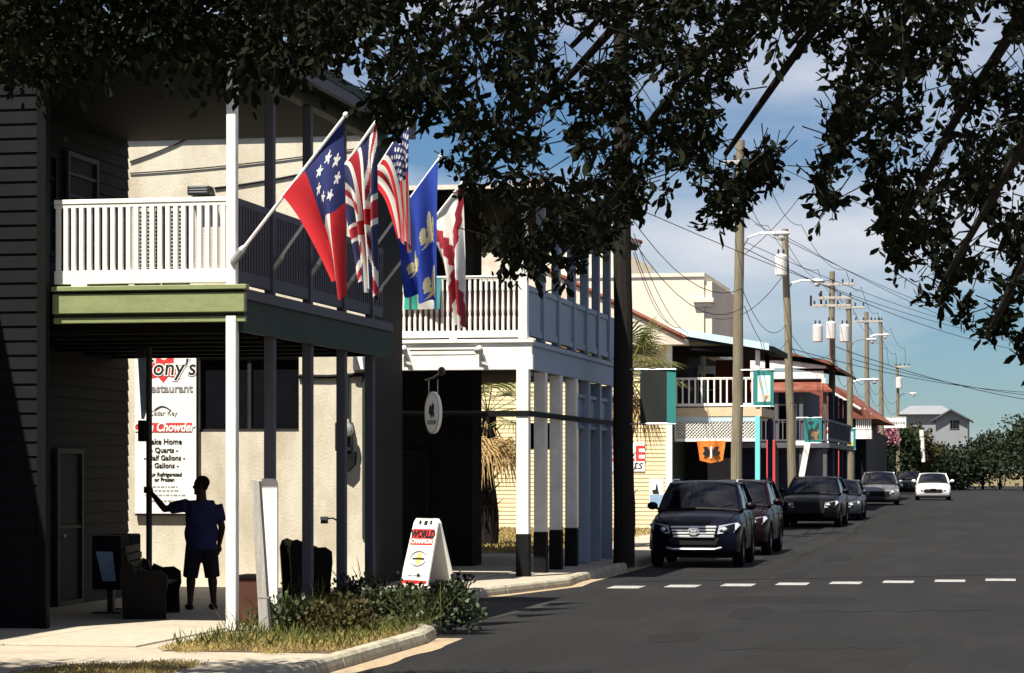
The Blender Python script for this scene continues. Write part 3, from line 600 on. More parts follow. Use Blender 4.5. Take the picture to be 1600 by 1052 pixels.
xc = (pa+pb)/2; MB().prism([(xc-.11, Y3-.057, pz[1]), (xc+.09, Y3-.057, pz[1]), (xc+.05, Y3-.057, pz[1]+.16), (xc+.03, Y3-.057, pz[1]+.31), (xc-.0, Y3-.057, pz[1]+.31), (xc-.03, Y3-.057, pz[1]+.14), (xc-.14, Y3-.057, pz[1]+.12)], (0, .005, 0)).build('figure', 'ink', po)
siding(b4, 'y', Y3+.1, 92, ex, .2, 3.55, 'dark_green', .18, 1, 'shaded_shop_side'); siding(b4, 'y', Y3+.1, 92, ex, 3.56, 5.9, 'ceiling_dark', .18, 1, 'shaded_shop_side')  # dark boards paint the shaded street side, lower ones also the green front
# porch
S3 = 4000/(YP3/ray(1120, 735).y)
def z3(y): return 2+(735-y)/S3
xa, xb = XY(1052, YP3), XY(1188, YP3)
bx('porch_floor', 'tan_trim', b4, xa, xb+.05, YP3-.04, 84.5, z3(651), z3(637), b=.01)
bx('fascia_board', 'pale_blue', b4, xa, xb, YP3-.02, YP3+.04, z3(659), z3(651)-.003)
m = MB(); za, zb_ = z3(686), z3(659)-.004; st = .105; k = -int((zb_-za)/st)-1
while xa+k*st < xb:
    for sgn in (1, -1):
        h = zb_-za; xs = xa+k*st if sgn > 0 else xa+k*st+h; t0 = 0; t1 = 1; q0 = xs; q1 = xs+sgn*h
        # clip to the panel
        def cl(t): return q0+(q1-q0)*t
        lo, hi = 0.0, 1.0
        if sgn > 0:
            if q0 < xa: lo = (xa-q0)/h
            if q1 > xb: hi = (xb-q0)/h
        else:
            if q1 < xa: hi = (q0-xa)/h
            if q0 > xb: lo = (q0-xb)/h
        if hi-lo > .05:
            yy = YP3-.012 if sgn > 0 else YP3+.004; wv = .02
            m.add([(cl(lo)-wv, yy, za+h*lo), (cl(lo)+wv, yy, za+h*lo), (cl(hi)+wv, yy, za+h*hi), (cl(hi)-wv, yy, za+h*hi)], [(0, 1, 2, 3)])
    k += 1
lt = m.build('lattice', 'white', b4)
bx('lattice_rail', 'white', b4, xa, xb, YP3-.03, YP3+.03, z3(690), z3(685.5)); bx('lattice_rail', 'white', b4, xa-.001, xa+.08, YP3-.032, YP3+.032, z3(685), z3(660))
post(b4, xb-.08, YP3, .1, z3(651)-.004, .15, 'turquoise'); post(b4, xb-.08, YP3, z3(637), z3(545), .14, 'white'); post(b4, XY(1075, YP3), YP3+4, z3(637), z3(540), .14, 'white')
for k in range(1, 2): post(b4, xb-.08, YP3+k*4.2, .1, z3(651)-.004, .15, 'navy_shade'); post(b4, xb-.08, YP3+k*3.2, z3(637), z3(545), .14, 'dark_wall')  # rear posts darkened, the side's shade put into their colour
rail_front(b4, xa, xb-.15, YP3, z3(635), z3(590), 13, bw=.05, brh=.09, trh=.07)
rail_side(b4, xb-.08, YP3+.1, YP3+4.1, z3(635), z3(590), 20, 'slate_and_shade')
bx('inner_wall', 'cream_white', b4, -12, -9.6, YP3+6, YP3+6.2, z3(637), z3(560)); bx('inner_wall', 'navy_shade', b4, -30, XY(1062, 86), YP3+1, 96, 0, z3(560))
window_y(b4, YP3+5.99, -10.4, -9.75, z3(630), z3(570), 'white', 'glass_win', 1)
bx('blind', 'rust_roof', b4, XY(1118, 84.5), XY(1172, 84.5), 84.5, 84.56, z3(637), z3(553))
bx('porch_ceiling', 'ceiling_dark', b4, xa-1, xb+.25, YP3-.2, 84.6, z3(548), z3(541))
bx('header_beam', 'tan_trim', b4, xa, XY(1140, YP3), YP3-.08, YP3-.02, z3(546), z3(534))
m = MB(); m.prism([(xa-2.3, YP3-.3, z3(502)), (xa-2.3, YP3-.3, z3(513)), (xb+.45, YP3-.3, z3(552)), (xb+.45, YP3-.3, z3(543))], (0, 5.0, 0)); m.build('porch_roof', 'dark_wall', b4)
m = MB(); m.prism([(xa-.1, YP3-.34, z3(511)), (xa-.1, YP3-.34, z3(521)), (xb+.3, YP3-.34, z3(549)), (xb+.3, YP3-.34, z3(538))], (0, .03, 0)); m.build('roof_fascia', 'pale_blue', b4)
bx('shop_front', 'ceiling_dark', b4, -30, xb-1.0, YP3+2.5, YP3+2.7, .1, z3(660)); bx('door_panel', 'slate_and_shade', b4, XY(1105, 82.4), XY(1145, 82.4), 82.40, 82.49, .2, 2.4, b=.01)
ob_ = thing('orange_banner', 'orange and black painted banner hanging under the white lattice', 'banner', onY(1112, 722, YP3))
p0 = onY(1089, 689, YP3-.05); p1 = onY(1134, 724, YP3-.05); m = MB(); vs = []; fs = []; n = 12
for j in range(7):
    for i in range(n+1):
        u = i/n; v = j/6; vs.append((p0.x+(p1.x-p0.x)*(u*(1-.2*v)+.1*v), YP3-.06+.03*math.sin(u*9+v), p0.z+(p1.z-p0.z)*v*(1-.12*abs(2*u-1))))
for j in range(6):
    for i in range(n): a = j*(n+1)+i; fs.append((a, a+1, a+n+2, a+n+1))
m.add(vs, fs).build('cloth', 'orange_cloth', ob_)
xc = (p0.x+p1.x)/2; zc_ = (p0.z+p1.z)/2
for s in (-1, 1): MB().prism([(xc+s*x, YP3-.11, zc_+z) for x, z in ((.04, .04), (.12, .17), (.26, .16), (.2, .04), (.27, -.06), (.16, -.16), (.05, -.08))], (0, .006, 0)).build('print', 'ink', ob_)
MB().prism([(xc+x, YP3-.112, zc_+z) for x, z in ((-.025, -.2), (.025, -.2), (.03, .15), (0, .22), (-.03, .15))], (0, .006, 0)).build('print', 'sign_white', ob_)

# ---------------------------------------------------------------- tall pale stucco block behind
Y4 = 97.0
b5 = thing('stucco_block', 'tall pale stucco block with corbelled cornice rising behind the yellow shop', 'building', (-16, 99, .3))
S4 = 4000/(Y4/ray(1050, 735).y)
def z4(y): return 2+(735-y)/S4
bx('wall', 'cream_white', b5, -40, XY(1100, Y4), Y4, 106, 0, z4(433)); bx('parapet', 'cream_white', b5, -40, XY(1101, Y4), Y4-.06, 106, z4(433)+.001, z4(427))
bx('pier', 'cream_white', b5, XY(1100, Y4)+.001, XY(1112, Y4), Y4+.1, 106, 0, z4(440)); MB().bbox(XY(1084, Y4), XY(1116, Y4), Y4-.2, Y4+.7, z4(474), z4(467), .02).bbox(XY(1089, Y4), XY(1113, Y4), Y4-.1, Y4+.6, z4(480), z4(474)-.002, .02).build('cornice', 'cream_white', b5)
bx('raised_wall', 'cream_white', b5, -40, XY(975, Y4), Y4+.3, 105, z4(427)+.001, z4(392))

# ---------------------------------------------------------------- building 4: rusty-roofed porch with white pediment
Y5 = 103.0; g5 = gz(Y5)
b6 = thing('rusty_roof_house', 'dark porch house with rusty red roof and white fascia beams', 'building', (-12, 106, g5+.13))
S5 = 4000/(Y5/ray(1250, 735).y)
def z5(y): return 2+(735-y)/S5
xl, xr = XY(1150, Y5), XY(1291, Y5)
bx('wall', 'navy_shade', b6, -26, xr-1.5, Y5+1.5, 120, 0, z5(600))
bx('fascia_beam', 'white', b6, xl, xr, Y5-.1, Y5+.05, z5(576), z5(563), b=.01); bx('fascia_beam', 'white', b6, xl, xr-.1, Y5-.03, Y5+.08, z5(592), z5(580), b=.01)
m = MB(); m.prism([(xl-4, Y5-.2, z5(540)), (xl-4, Y5-.2, z5(528)), (XY(1240, Y5), Y5-.2, z5(552)), (xr+.5, Y5-.2, z5(575)), (xr+.5, Y5-.2, z5(580)), (xr, Y5-.2, z5(563)+.01)], (0, 12, 0)); m.build('roof', 'rust_roof', b6)
m = MB(); m.add([(xl, Y5+.4, z5(592)), (xr-.25, Y5+.4, z5(592)), (xr+.3, Y5-.9, z5(611)), (xl, Y5-.9, z5(611)), (xl, Y5+.4, z5(594)), (xr-.25, Y5+.4, z5(594)), (xr+.3, Y5-.9, z5(614)), (xl, Y5-.9, z5(614))], [(0, 1, 2, 3), (7, 6, 5, 4), (3, 2, 6, 7), (1, 5, 6, 2)]); m.build('porch_roof', 'rust_roof', b6)
post(b6, xr-.1, Y5, z5(612), z5(592)-.002, .16, 'white')
for xx in (1213, 1252, 1289): post(b6, XY(xx, Y5-.6), Y5-.6, .3, z5(613), .15, 'slate_and_shade')
for k in range(1, 5): post(b6, xr, Y5+k*3, .3, z5(613), .15, 'navy_shade')
bx('porch_floor', 'slate_and_shade', b6, xl, xr+.2, Y5-.8, 118, z5(700), z5(692))
rail_front(b6, xl, xr+.1, Y5-.7, z5(690), z5(656), 22, 'slate_and_shade', bw=.05, brh=.06, trh=.06); rail_side(b6, xr+.12, Y5-.6, 117, z5(690), z5(656), 36, 'slate_and_shade')
post(b6, XY(1205, Y5-.9), Y5-.95, .3, 3.2, .35, 'red_paint', 'painted_pillar'); bx('awning', 'white', b6, XY(1243, 100), XY(1258, 100), 100, 102, z5(697), z5(690))
window_y(b6, Y5+1.49, XY(1215, 104.5), XY(1245, 104.5), z5(688), z5(630), 'white', 'glass_win', 1)
# leaning white board
wb = thing('leaning_board', 'white painted board leaning between the poles and the dark porch', 'board', onZ(1255, 770, .6)); a = onY(1250, 757, 96); b = onY(1262, 692, 96); b2_ = Vector((.11, 0, 0))
MB().prism([a-b2_, a+b2_, b+b2_, b-b2_], (0, .06, 0)).build('board', 'white', wb)

# ---------------------------------------------------------------- building 5: further red roofs, white balcony
Y6 = 128.0; g6 = gz(Y6)
b7 = thing('balcony_house', 'dark house with red roofs and small white balcony further along the street', 'building', (-12, 132, g6+.13))
S6 = 4000/(Y6/ray(1340, 735).y)
def z6(y): return 2+(735-y)/S6
xl, xr = XY(1285, Y6), XY(1362, Y6)
bx('wall', 'dark_wall', b7, -26, XY(1336, Y6), Y6, 150, 0, z6(640)); bx('wall', 'dark_wall', b7, -20, xr-.3, Y6+.6, 150, 0, z6(672))
m = MB(); m.prism([(-26, Y6-.3, z6(640)), (-17, Y6-.3, z6(585)), (XY(1300, Y6), Y6-.3, z6(600)), (XY(1372, Y6), Y6-.3, z6(655)), (XY(1366, Y6), Y6-.3, z6(655))], (0, 20, 0)); m.build('roof', 'rust_roof', b7)
MB().tube([(XY(1290, Y6), Y6-.4, z6(607)), (XY(1345, Y6), Y6-.4, z6(640))], .07, 5).build('roof_edge', 'white', b7)
bx('balcony_base', 'white', b7, XY(1337, Y6), xr, Y6-.2, Y6+.59, z6(686), z6(672)); rail_front(b7, XY(1337, Y6), xr, Y6-.1, z6(671), z6(646), 8, bw=.06, brh=.06, trh=.08)
post(b7, XY(1311, Y6), Y6-.5, .4, z6(700), .3, 'red_paint', 'painted_pillar'); bx('painted_sign', 'tan_trim', b7, XY(1303, Y6), XY(1310, Y6), Y6-.4, Y6-.3, z6(690), z6(628))
bx('notice_panel', 'sign_white', b7, XY(1290, Y6), XY(1300, Y6), Y6-.1, Y6-.02, z6(697), z6(640)); text('3', .55, 'sign_red', (XY(1295, Y6), Y6-.11, z6(660)), b7); text('Z', .55, 'sign_red', (XY(1295, Y6), Y6-.11, z6(677)), b7)
bx('lintel', 'white', b7, XY(1290, Y6), XY(1316, Y6), Y6-.45, Y6-.1, z6(699), z6(692)); bx('light_strip', 'white', b7, XY(1330, Y6), XY(1352, Y6), Y6-.2, Y6-.05, z6(641), z6(638))

# ---------------------------------------------------------------- end of the street
Y7 = 235.0
b8 = thing('gabled_house', 'pale grey gabled house at the end of the street above the trees', 'building', (-6, 240, .4))
S7 = 4000/(Y7/ray(1470, 735).y)
def z7(y): return 2+(735-y)/S7
xg0, xg1, xm = XY(1462, Y7), XY(1512, Y7), XY(1486, Y7)
MB().prism([(xg0, Y7, .2), (xg1, Y7, .2), (xg1, Y7, z7(655)), (xm, Y7, z7(640)), (xg0, Y7, z7(655))], (0, 10, 0)).build('wall', 'far_wall', b8)
m = MB()
for s, e_ in ((xg0-.4, xm), (xg1+.4, xm)): m.add([(s, Y7-.5, z7(657)), (xm, Y7-.5, z7(639)), (xm, Y7+10, z7(639)), (s, Y7+10, z7(657)), (s, Y7-.5, z7(659)), (xm, Y7-.5, z7(641.5)), (xm, Y7+10, z7(641.5)), (s, Y7+10, z7(659))], [(0, 1, 2, 3), (7, 6, 5, 4), (0, 4, 5, 1), (0, 3, 7, 4)])
m.build('roof', 'slate_and_shade', b8); window_y(b8, Y7, XY(1484, Y7), XY(1499, Y7), z7(671), z7(657), 'slate_and_shade', 'glass_win', 0, 2)
b9 = thing('long_house', 'long pale house with low roof behind the gabled house', 'building', (-12, 255, .4))
MB().prism([(XY(1405, 250), 250, .2), (XY(1490, 250), 250, .2), (XY(1490, 250), 250, 7.4), (XY(1405, 250), 250, 7.4)], (0, 8, 0)).build('wall', 'far_wall', b9)
MB().prism([(XY(1400, 250), 249.5, 7.4), (XY(1495, 250), 249.5, 7.4), (XY(1470, 250), 253, 8.3), (XY(1420, 250), 253, 8.3)], (0, 6, 0.02)).build('roof', 'far_roof', b9)
# ================================================================== UTILITY POLES, WIRES, BANNERS
PLX = -7.72
def print_panel(name, par, x0, x1, y, z0, z1, fn, nx=24, nz=36, mat='flat_print', wob=0.0):
    vs = []; fs = []; cols = []
    for j in range(nz+1):
        for i in range(nx+1): u = i/nx; v = j/nz; vs.append((x0+(x1-x0)*u, y+wob*math.sin(u*5+v*3), z0+(z1-z0)*v))
    for j in range(nz):
        for i in range(nx): a = j*(nx+1)+i; fs.append((a, a+1, a+nx+2, a+nx+1)); cols.append(fn((i+.5)/nx, (j+.5)/nz))
    me = bpy.data.meshes.new(name); me.from_pydata(vs, [], fs); me.materials.append(MATS[mat])
    ca = me.color_attributes.new('print', 'FLOAT_COLOR', 'CORNER'); ca.data.foreach_set('color', np.repeat(np.array([(*c, 1) for c in cols], np.float32), 4, axis=0).ravel())
    me.transform(Matrix.Translation(-rootloc(par))); return link(name, me, par)
TEAL = (.014, .18, .17)
def ban_print(kind):
    def f(u, v):
        if kind != 3 and not (.2 < u < .82 and .14 < v < .82): return TEAL
        n = noise.noise((u*4+kind*7, v*4, kind))
        if kind == 0: return (.35, .12, .06) if n > .28 and v < .45 else ((.75, .72, .6) if v < .35 else (.55, .72, .78)) if n < .1 else (.62, .66, .55)
        if kind == 1: return (.02, .03, .04) if n > -.05 else (.28, .17, .08) if v < .5 else TEAL
        if kind == 2: return (.55, .52, .12) if v < .36+.1*math.sin(u*9) else ((.05, .05, .06) if (u-.5)**2+(v-.6)**2 < .015 else (.40, .58, .72))
        d = max(0, u-.4)**2*1.2+(v-.5)**2*.75
        return (.004, .006, .006) if u < .74+.08*n and v < .97+.2*n or d < .12 else TEAL  # black across most of the cloth, teal towards one edge
    return f
def lamp_arm(root, x, y, z, L_=1.3, rise=.35):
    a = MB().tube([(x, y, z-.3), (x+.25*L_, y, z+rise*.55), (x+.6*L_, y, z+rise), (x+L_, y, z+rise)], .03, 6).build('lamp_arm', 'steel', root)
    MB().ell((x+L_+.18, y, z+rise-.02), (.27, .11, .08)).build('lamp_head', 'lamp_grey', a, True); MB().ell((x+L_+.2, y, z+rise-.13), (.12, .1, .11)).build('lamp_globe', 'headlamp', a, True)
def transformer(root, x, y, z, r=.22, h=.75):
    t = MB().lathe([(r*.9, 0), (r, .03), (r, h-.06), (r*.85, h), (r*.3, h+.04)], 14, Matrix.Translation((x, y, z))).build('transformer', 'lamp_grey', root, False)
    for s in (-.09, .09): MB().lathe([(.025, 0), (.045, .05), (.03, .1), (.045, .13), (.02, .2)], 8, Matrix.Translation((x+s, y, z+h))).build('bushing', 'dark_metal', t)
    return t
def crossarm(root, x0, x1, y, z):
    c = MB().bbox(x0, x1, y-.14, y-.04, z-.06, z+.06, .01).build('crossarm', 'grey_wood', root)
    for k in range(4):
        x = x0+.08+(x1-x0-.16)*k/3; MB().lathe([(.02, 0), (.055, .04), (.03, .08), (.05, .12), (.02, .18)], 8, Matrix.Translation((x, y-.09, z+.06))).build('insulator', 'dark_metal', c)
poles = {}
def pole(k, xtop, xbase, Y, H, label, r=.17, foot=False, mat='pole_wood'):
    z0 = gz(Y); X = XY(xbase, Y); Xt = XY(xtop, Y)
    rt = thing('utility_pole', label, 'utility pole', (X, Y, z0+.1), 'utility poles along the kerb')
    n = 9; pts = [(X+(Xt-X)*i/n+.012*math.sin(i*2+k), Y, z0+.05+(H-z0)*i/n) for i in range(n+1)]
    MB().tube(pts, [r*(1-.3*i/n) for i in range(n+1)], 12).build('shaft', mat, rt)
    if foot: MB().bbox(X-.3, X+.3, Y-.3, Y+.3, z0+.08, z0+.32, .03).build('footing', 'sign_white', rt)
    poles[k] = (Xt, Y, H); return rt, X, Xt
r0, X0, _ = pole(0, 971, 975, 51.0, 11.0, 'thick dark utility pole beside the white porch with a black and teal banner', .22, mat='pole_shaded')
r1, X1, _ = pole(1, 1157, 1150, 74.0, 11.5, 'tall utility pole in front of the lattice porch with a teal banner', .175)
r2, X2, T2 = pole(2, 1226, 1240, 92.0, 10.6, 'leaning utility pole with white transformer can and dark picture banner', .17)
r3, X3, T3 = pole(3, 1300, 1300, 112.0, 10.6, 'utility pole carrying three white transformer cans', .17)
r4, X4, T4 = pole(4, 1326, 1330, 122.0, 10.2, 'utility pole with white footing and yellow-and-blue banner', .17, True)
r5, X5, T5 = pole(5, 1354, 1356, 141.0, 10.6, 'utility pole beside the small white balcony', .16)
r6, X6, T6 = pole(6, 1376, 1378, 156.0, 11.1, 'utility pole next to the white hanging signboard', .16)
r7, X7, T7 = pole(7, 1402, 1404, 178.0, 9.2, 'farthest utility pole with one transformer above the pink flowers', .14)
def banner(rt, k, x0, x1, y0, y1, Y, label):
    b = thing('street_banner', label, 'banner', (XY((x0+x1)/2, Y), Y, ZY(x0, y1, Y)))
    xa, xb = XY(x0, Y), XY(x1, Y); za, zb = ZY(x0, y1, Y), ZY(x0, y0, Y)
    print_panel('cloth', b, xa, xb, Y, za, zb, ban_print(k), wob=.015)
    X = rt.location.x
    for z in (za+.02, zb-.02): MB().tube([(X+.1, Y, z), (xb, Y, z)], .016, 6).build('bracket_arm', 'steel', b)
banner(r0, 3, 1000, 1056, 576, 664, 50.9, 'teal street banner with large black area on the thick dark pole')
banner(r1, 0, 1177, 1209, 577, 636, 73.9, 'teal street banner with pale picture in front of the lattice porch')
banner(r2, 1, 1257, 1284, 652, 693, 91.9, 'teal street banner with dark picture beside the leaning pole')
banner(r4, 2, 1316, 1337, 669, 703, 121.8, 'teal street banner with yellow foreground on the white-footed pole')
lamp_arm(r1, poles[1][0]-.02, 74, 8.6, 1.0, .25); lamp_arm(r2, T2+.02, 92, 8.6, .95, .2); lamp_arm(r4, T4, 122, 7.9, .9, .3); lamp_arm(r5, T5, 141, 9.2, .8, .2); lamp_arm(r4, T4, 122, 6.1, 1.0, .2); lamp_arm(r7, T7, 178, 7.0, .9, .3)
bx('equipment_box', 'sign_white', r1, XY(1128, 74), XY(1150, 74), 73.8, 74.1, ZY(1140, 350, 74), ZY(1140, 322, 74), b=.02)
transformer(r2, XY(1221, 91.9), 91.7, ZY(1221, 432, 92)); transformer(r3, XY(1278, 112), 111.8, ZY(1278, 535, 112)); transformer(r3, XY(1320, 112), 111.8, ZY(1320, 535, 112)); transformer(r3, XY(1299.5, 112), 111.5, ZY(1299, 531, 112)); transformer(r7, XY(1405, 178), 177.8, ZY(1405, 607, 178))
crossarm(r3, XY(1278, 112), XY(1332, 112), 112, ZY(1300, 466, 112)); crossarm(r3, XY(1284, 112), XY(1335, 112), 112, ZY(1300, 445, 112)); crossarm(r3, XY(1270, 112), XY(1330, 112), 112, ZY(1300, 505, 112)+.75)
crossarm(r4, XY(1308, 122), XY(1352, 122), 122, ZY(1330, 481, 122)); crossarm(r5, XY(1335, 141), XY(1376, 141), 141, ZY(1330, 503, 141)); crossarm(r6, XY(1360, 156), XY(1380, 156), 156, ZY(1330, 503, 156)); crossarm(r7, XY(1398, 178), XY(1422, 178), 178, ZY(1330, 574, 178)); crossarm(r1, XY(1130, 74), XY(1180, 74), 74, 10.9)
for Y, H, xx, yy0, yy1 in ((112, 0, 1267, 462, 478), (112, 0, 1283, 455, 476)): 
    MB().tube([onY(xx, yy1, Y), onY(xx, yy0, Y)], .05, 6).build('fuse_cutout', 'dark_metal', r3)
WG = 'overhead wires along the street'
for nm, (dx, z, zn, sag) in enumerate(((-.6, 10.9, 10.5, .5), (.0, 10.4, 10.2, .6), (.6, 10.9, 10.5, .5), (.05, 7.3, 7.0, .7), (.12, 6.8, 6.4, .8))):
    ks = sorted(poles)
    pts = []
    for a, b in zip(ks, ks[1:]):
        pa, pb = poles[a], poles[b]; n = 9
        for i in range(n): t = i/n; pts.append((pa[0]+dx+(pb[0]-pa[0])*t, pa[1]+(pb[1]-pa[1])*t, (z+(zn-z)*a/7)+((zn-z)/7)*t-4*sag*t*(1-t)))
    pb = poles[7]; pts.append((pb[0]+dx, pb[1], zn-1.2))
    tag(MB().tube(pts, .011, 4).build('overhead_wire', 'wire'), 'overhead wire strung from pole to pole along the kerb', 'wire', WG)
def wire(p, q, sag, r, lab): cable('overhead_wire', p, q, sag, r*.7, lab, 'wire', n=20)
rp = thing('utility_pole', 'utility pole across the road carrying the crossing wires', 'utility pole', (4.6, 150, .5)); MB().tube([(4.6, 150, .4), (4.6, 150, 9.6)], [.17, .12], 10).build('shaft', 'pole_wood', rp); crossarm(rp, 3.8, 5.4, 150, 9.2)
E = (4.3, 149.9, 9.2)
cross = [((1005, 330, 51), (4.0, 149.9, 9.42), .9, .013, 'upper crossing wire from the thick dark pole over the road'), ((1157, 385, 74), (4.2, 149.9, 8.6), .9, .018, 'crossing wire from the lattice-porch pole, lower of its pair'), ((1157, 375, 74), (4.6, 149.9, 9.42), .9, .014, 'crossing wire from the lattice-porch pole, upper of its pair'),
         ((1180, 350, 74), (5.2, 149.9, 9.42), 1.0, .014, 'crossing wire from the arm of the lattice-porch pole'), ((1228, 370, 92), (5.0, 149.9, 8.2), .8, .016, 'crossing wire from the top of the leaning pole'), ((1236, 545, 92), (4.6, 149.9, 6.5), .6, .02, 'low crossing wire from the leaning pole'), ((1300, 540, 112), (4.6, 149.9, 5.6), .5, .025, 'thick crossing cable from the transformer pole'), ((1327, 560, 122), (4.6, 149.9, 6.0), .4, .022, 'crossing cable from the white-footed pole')]
for (x, y, Y), q, sag, r, lab in cross: wire(onY(x, y, Y), q, sag, r, lab)
wire(onY(1205, 255, 74), (3.0, 100, 9.0), .3, .016, 'high wire slanting down to the right above the street'); 
wire(onY(1252, 305, 74), onY(1160, 400, 74), .12, .014, 'guy wire slanting up from the lattice-porch pole')
wire(onY(1224, 430, 92), onY(1118, 498, 97), .5, .018, 'service drop from the leaning pole to the pale stucco block')
wire(onY(990, 365, 51), onY(1075, 520, 80), .4, .012, 'service drop from the dark pole to the lattice porch, upper'); wire(onY(988, 380, 51), onY(1063, 512, 80), .5, .012, 'service drop from the dark pole to the lattice porch, lower')
wire(onY(990, 395, 51), onY(1045, 505, 76), .3, .011, 'service drop from the dark pole to the yellow shop eave')

# ================================================================== VEHICLES
def loft(secs):
    m = MB(); n = len(secs[0]); vs = [p for s in secs for p in s]; fs = []
    for i in range(len(secs)-1):
        for k in range(n): fs.append((i*n+k, i*n+(k+1) % n, (i+1)*n+(k+1) % n, (i+1)*n+k))
    fs.append(tuple(range(n))); fs.append(tuple(((len(secs)-1)*n+k) for k in range(n))[::-1])
    return m.add(vs, fs)
def boolean_cut(mb, cutters, name, mat, par):
    a = bpy.data.objects.new('a', mb.mesh('a', mat)); COL.objects.link(a)
    bm = bmesh.new(); bm.from_mesh(a.data); bmesh.ops.recalc_face_normals(bm, faces=bm.faces); bm.to_mesh(a.data); bm.free()
    b = bpy.data.objects.new('b', cutters.mesh('b', mat)); COL.objects.link(b)
    bm = bmesh.new(); bm.from_mesh(b.data); bmesh.ops.recalc_face_normals(bm, faces=bm.faces); bm.to_mesh(b.data); bm.free()
    md = a.modifiers.new('m', 'BOOLEAN'); md.object = b; md.operation = 'DIFFERENCE'; md.solver = 'EXACT'
    dg = bpy.context.evaluated_depsgraph_get(); me = bpy.data.meshes.new_from_object(a.evaluated_get(dg))
    bpy.data.objects.remove(a); bpy.data.objects.remove(b); me.name = name; me.materials.clear(); me.materials.append(MATS[mat])
    for p in me.polygons: p.use_smooth = True
    me.set_sharp_from_angle(angle=R(32)); return link(name, me, par)
def car(label, paint, X, Y, L_=4.79, W=1.91, H=1.73, suv=True, rz=0.0, group=None, chrome=True, name='parked_car', cat='car', bright_trim=True):
    rt = thing(name, label, cat, (X, Y, gz(Y)+.002), group, rz); hw = W/2; k = H/1.73 if suv else H/1.45
    bz = .26 if suv else .19; hood = 1.06*k if suv else .84*k; belt = 1.13*k if suv else .93*k; nose = .82*k if suv else .62*k; wr = .37 if suv else .32
    wb1, wb2 = .95, L_-1.05
    def sec(y, w, zb, zt, crown):
        h = zt-zb; half = [(w*.86, zb), (w*.97, zb+.10*h), (w, zb+.42*h), (w*.995, zb+.66*h), (w*.97, zb+.86*h), (w*.90, zt-.01), (w*.72, zt+crown*.55), (w*.36, zt+crown*.9), (0, zt+crown)]
        return [Vector((x, y, z)) for x, z in half]+[Vector((-x, y, z)) for x, z in half[-2::-1]]
    st = [(0.0, hw*.80, bz+.16, nose*.92, .01), (.05, hw*.90, bz+.06, nose, .02), (.16, hw*.955, bz, nose+.08, .03), (.38, hw*.985, bz-.01, hood-.06, .04), (.8, hw, bz, hood, .05), (1.25, hw, bz, (hood+belt)/2, .05), (1.7, hw, bz, belt, .03),
          (L_*.55, hw, bz, belt+.02, .02), (L_*.8, hw*.99, bz, belt+.04, .02), (L_-.3, hw*.97, bz+.02, belt+.03, .02), (L_-.06, hw*.92, bz+.08, belt-.05, .02), (L_, hw*.86, bz+.16, belt-.16, .01)]
    cut = MB()
    for y in (wb1, wb2):
        for s in (-1, 1):
            M = Matrix.Translation((s*(hw+.1), y, wr)) @ Matrix.Rotation(R(-90*s), 4, 'Y'); cut.lathe([(wr+.07, 0), (wr+.07, .42)], 20, M)
    body = boolean_cut(loft([sec(*s) for s in st]), cut, 'body', paint, rt)
    def P(name, mat, mb, par=rt, smooth=False): return mb.build(name, mat, par, smooth, local=True)
    # greenhouse
    fy = 1.42 if suv else 1.3; ty = fy+(.75 if suv else .85); ry = L_-.75 if suv else L_-1.45; by = L_-.32 if suv else L_-.75; hb = hw*.90; ht = hw*.72; zr = H-.05
    A = {s: Vector((s*hb, fy, belt-.02)) for s in (-1, 1)}; B = {s: Vector((s*ht, ty, zr)) for s in (-1, 1)}; Cc = {s: Vector((s*ht, ry, zr)) for s in (-1, 1)}; D = {s: Vector((s*hb, by, belt+.02)) for s in (-1, 1)}
    P('windshield', 'glass_dark', MB().patch(A[-1], A[1], B[1], B[-1], .10, 10, 4), smooth=True)
    P('rear_window', 'glass_dark', MB().patch(D[1], D[-1], Cc[-1], Cc[1], .08, 8, 3), smooth=True)
    for s in (-1, 1): P('side_window', 'glass_dark', MB().patch(*( (A[s], D[s], Cc[s], B[s]) if s > 0 else (D[s], A[s], B[s], Cc[s])), .03, 8, 3), smooth=True)
    m = MB(); sections = []
    for y, wv, zc in ((ty-.08, ht*.97, zr-.035), (ty+.1, ht*1.03, zr), (ty+.6, ht*1.06, zr+.02), ((ty+ry)/2+.3, ht*1.06, zr+.02), (ry+.02, ht*1.02, zr), (ry+.12, ht*.95, zr-.05)):
        half = [(wv, zc-.03), (wv*1.0, zc+.005), (wv*.8, zc+.035), (wv*.4, zc+.048), (0, zc+.05)]; low = [(wv*.5, zc-.02)]
        sections.append([Vector((x, y, z)) for x, z in half]+[Vector((-x, y, z)) for x, z in half[-2::-1]]+[Vector((-wv*.5, y, zc-.02)), Vector((wv*.5, y, zc-.02))])
    roof = P('roof', paint, loft(sections), smooth=True)
    for s in (-1, 1):
        P('pillar', paint, MB().tube([A[s]+Vector((0, .0, 0)), A[s].lerp(B[s], .5)+Vector((s*.015, -.0, .02)), B[s]], [.05, .042, .04], 6))
        P('pillar', 'black_plastic', MB().tube([Vector((s*hb, (fy+by)/2, belt)), Vector((s*ht*1.02, (ty+ry)/2, zr))], .035, 5)); P('pillar', paint, MB().tube([D[s], Cc[s]], [.09, .06], 6))
        if suv: P('roof_rail', 'chrome' if bright_trim else 'black_plastic', MB().tube([(s*ht*1.0, ty+.3, zr+.03), (s*ht*1.0, ty+.4, zr+.08), (s*ht*1.0, ry-.2, zr+.08), (s*ht*1.0, ry-.1, zr+.03)], .018, 5), roof)
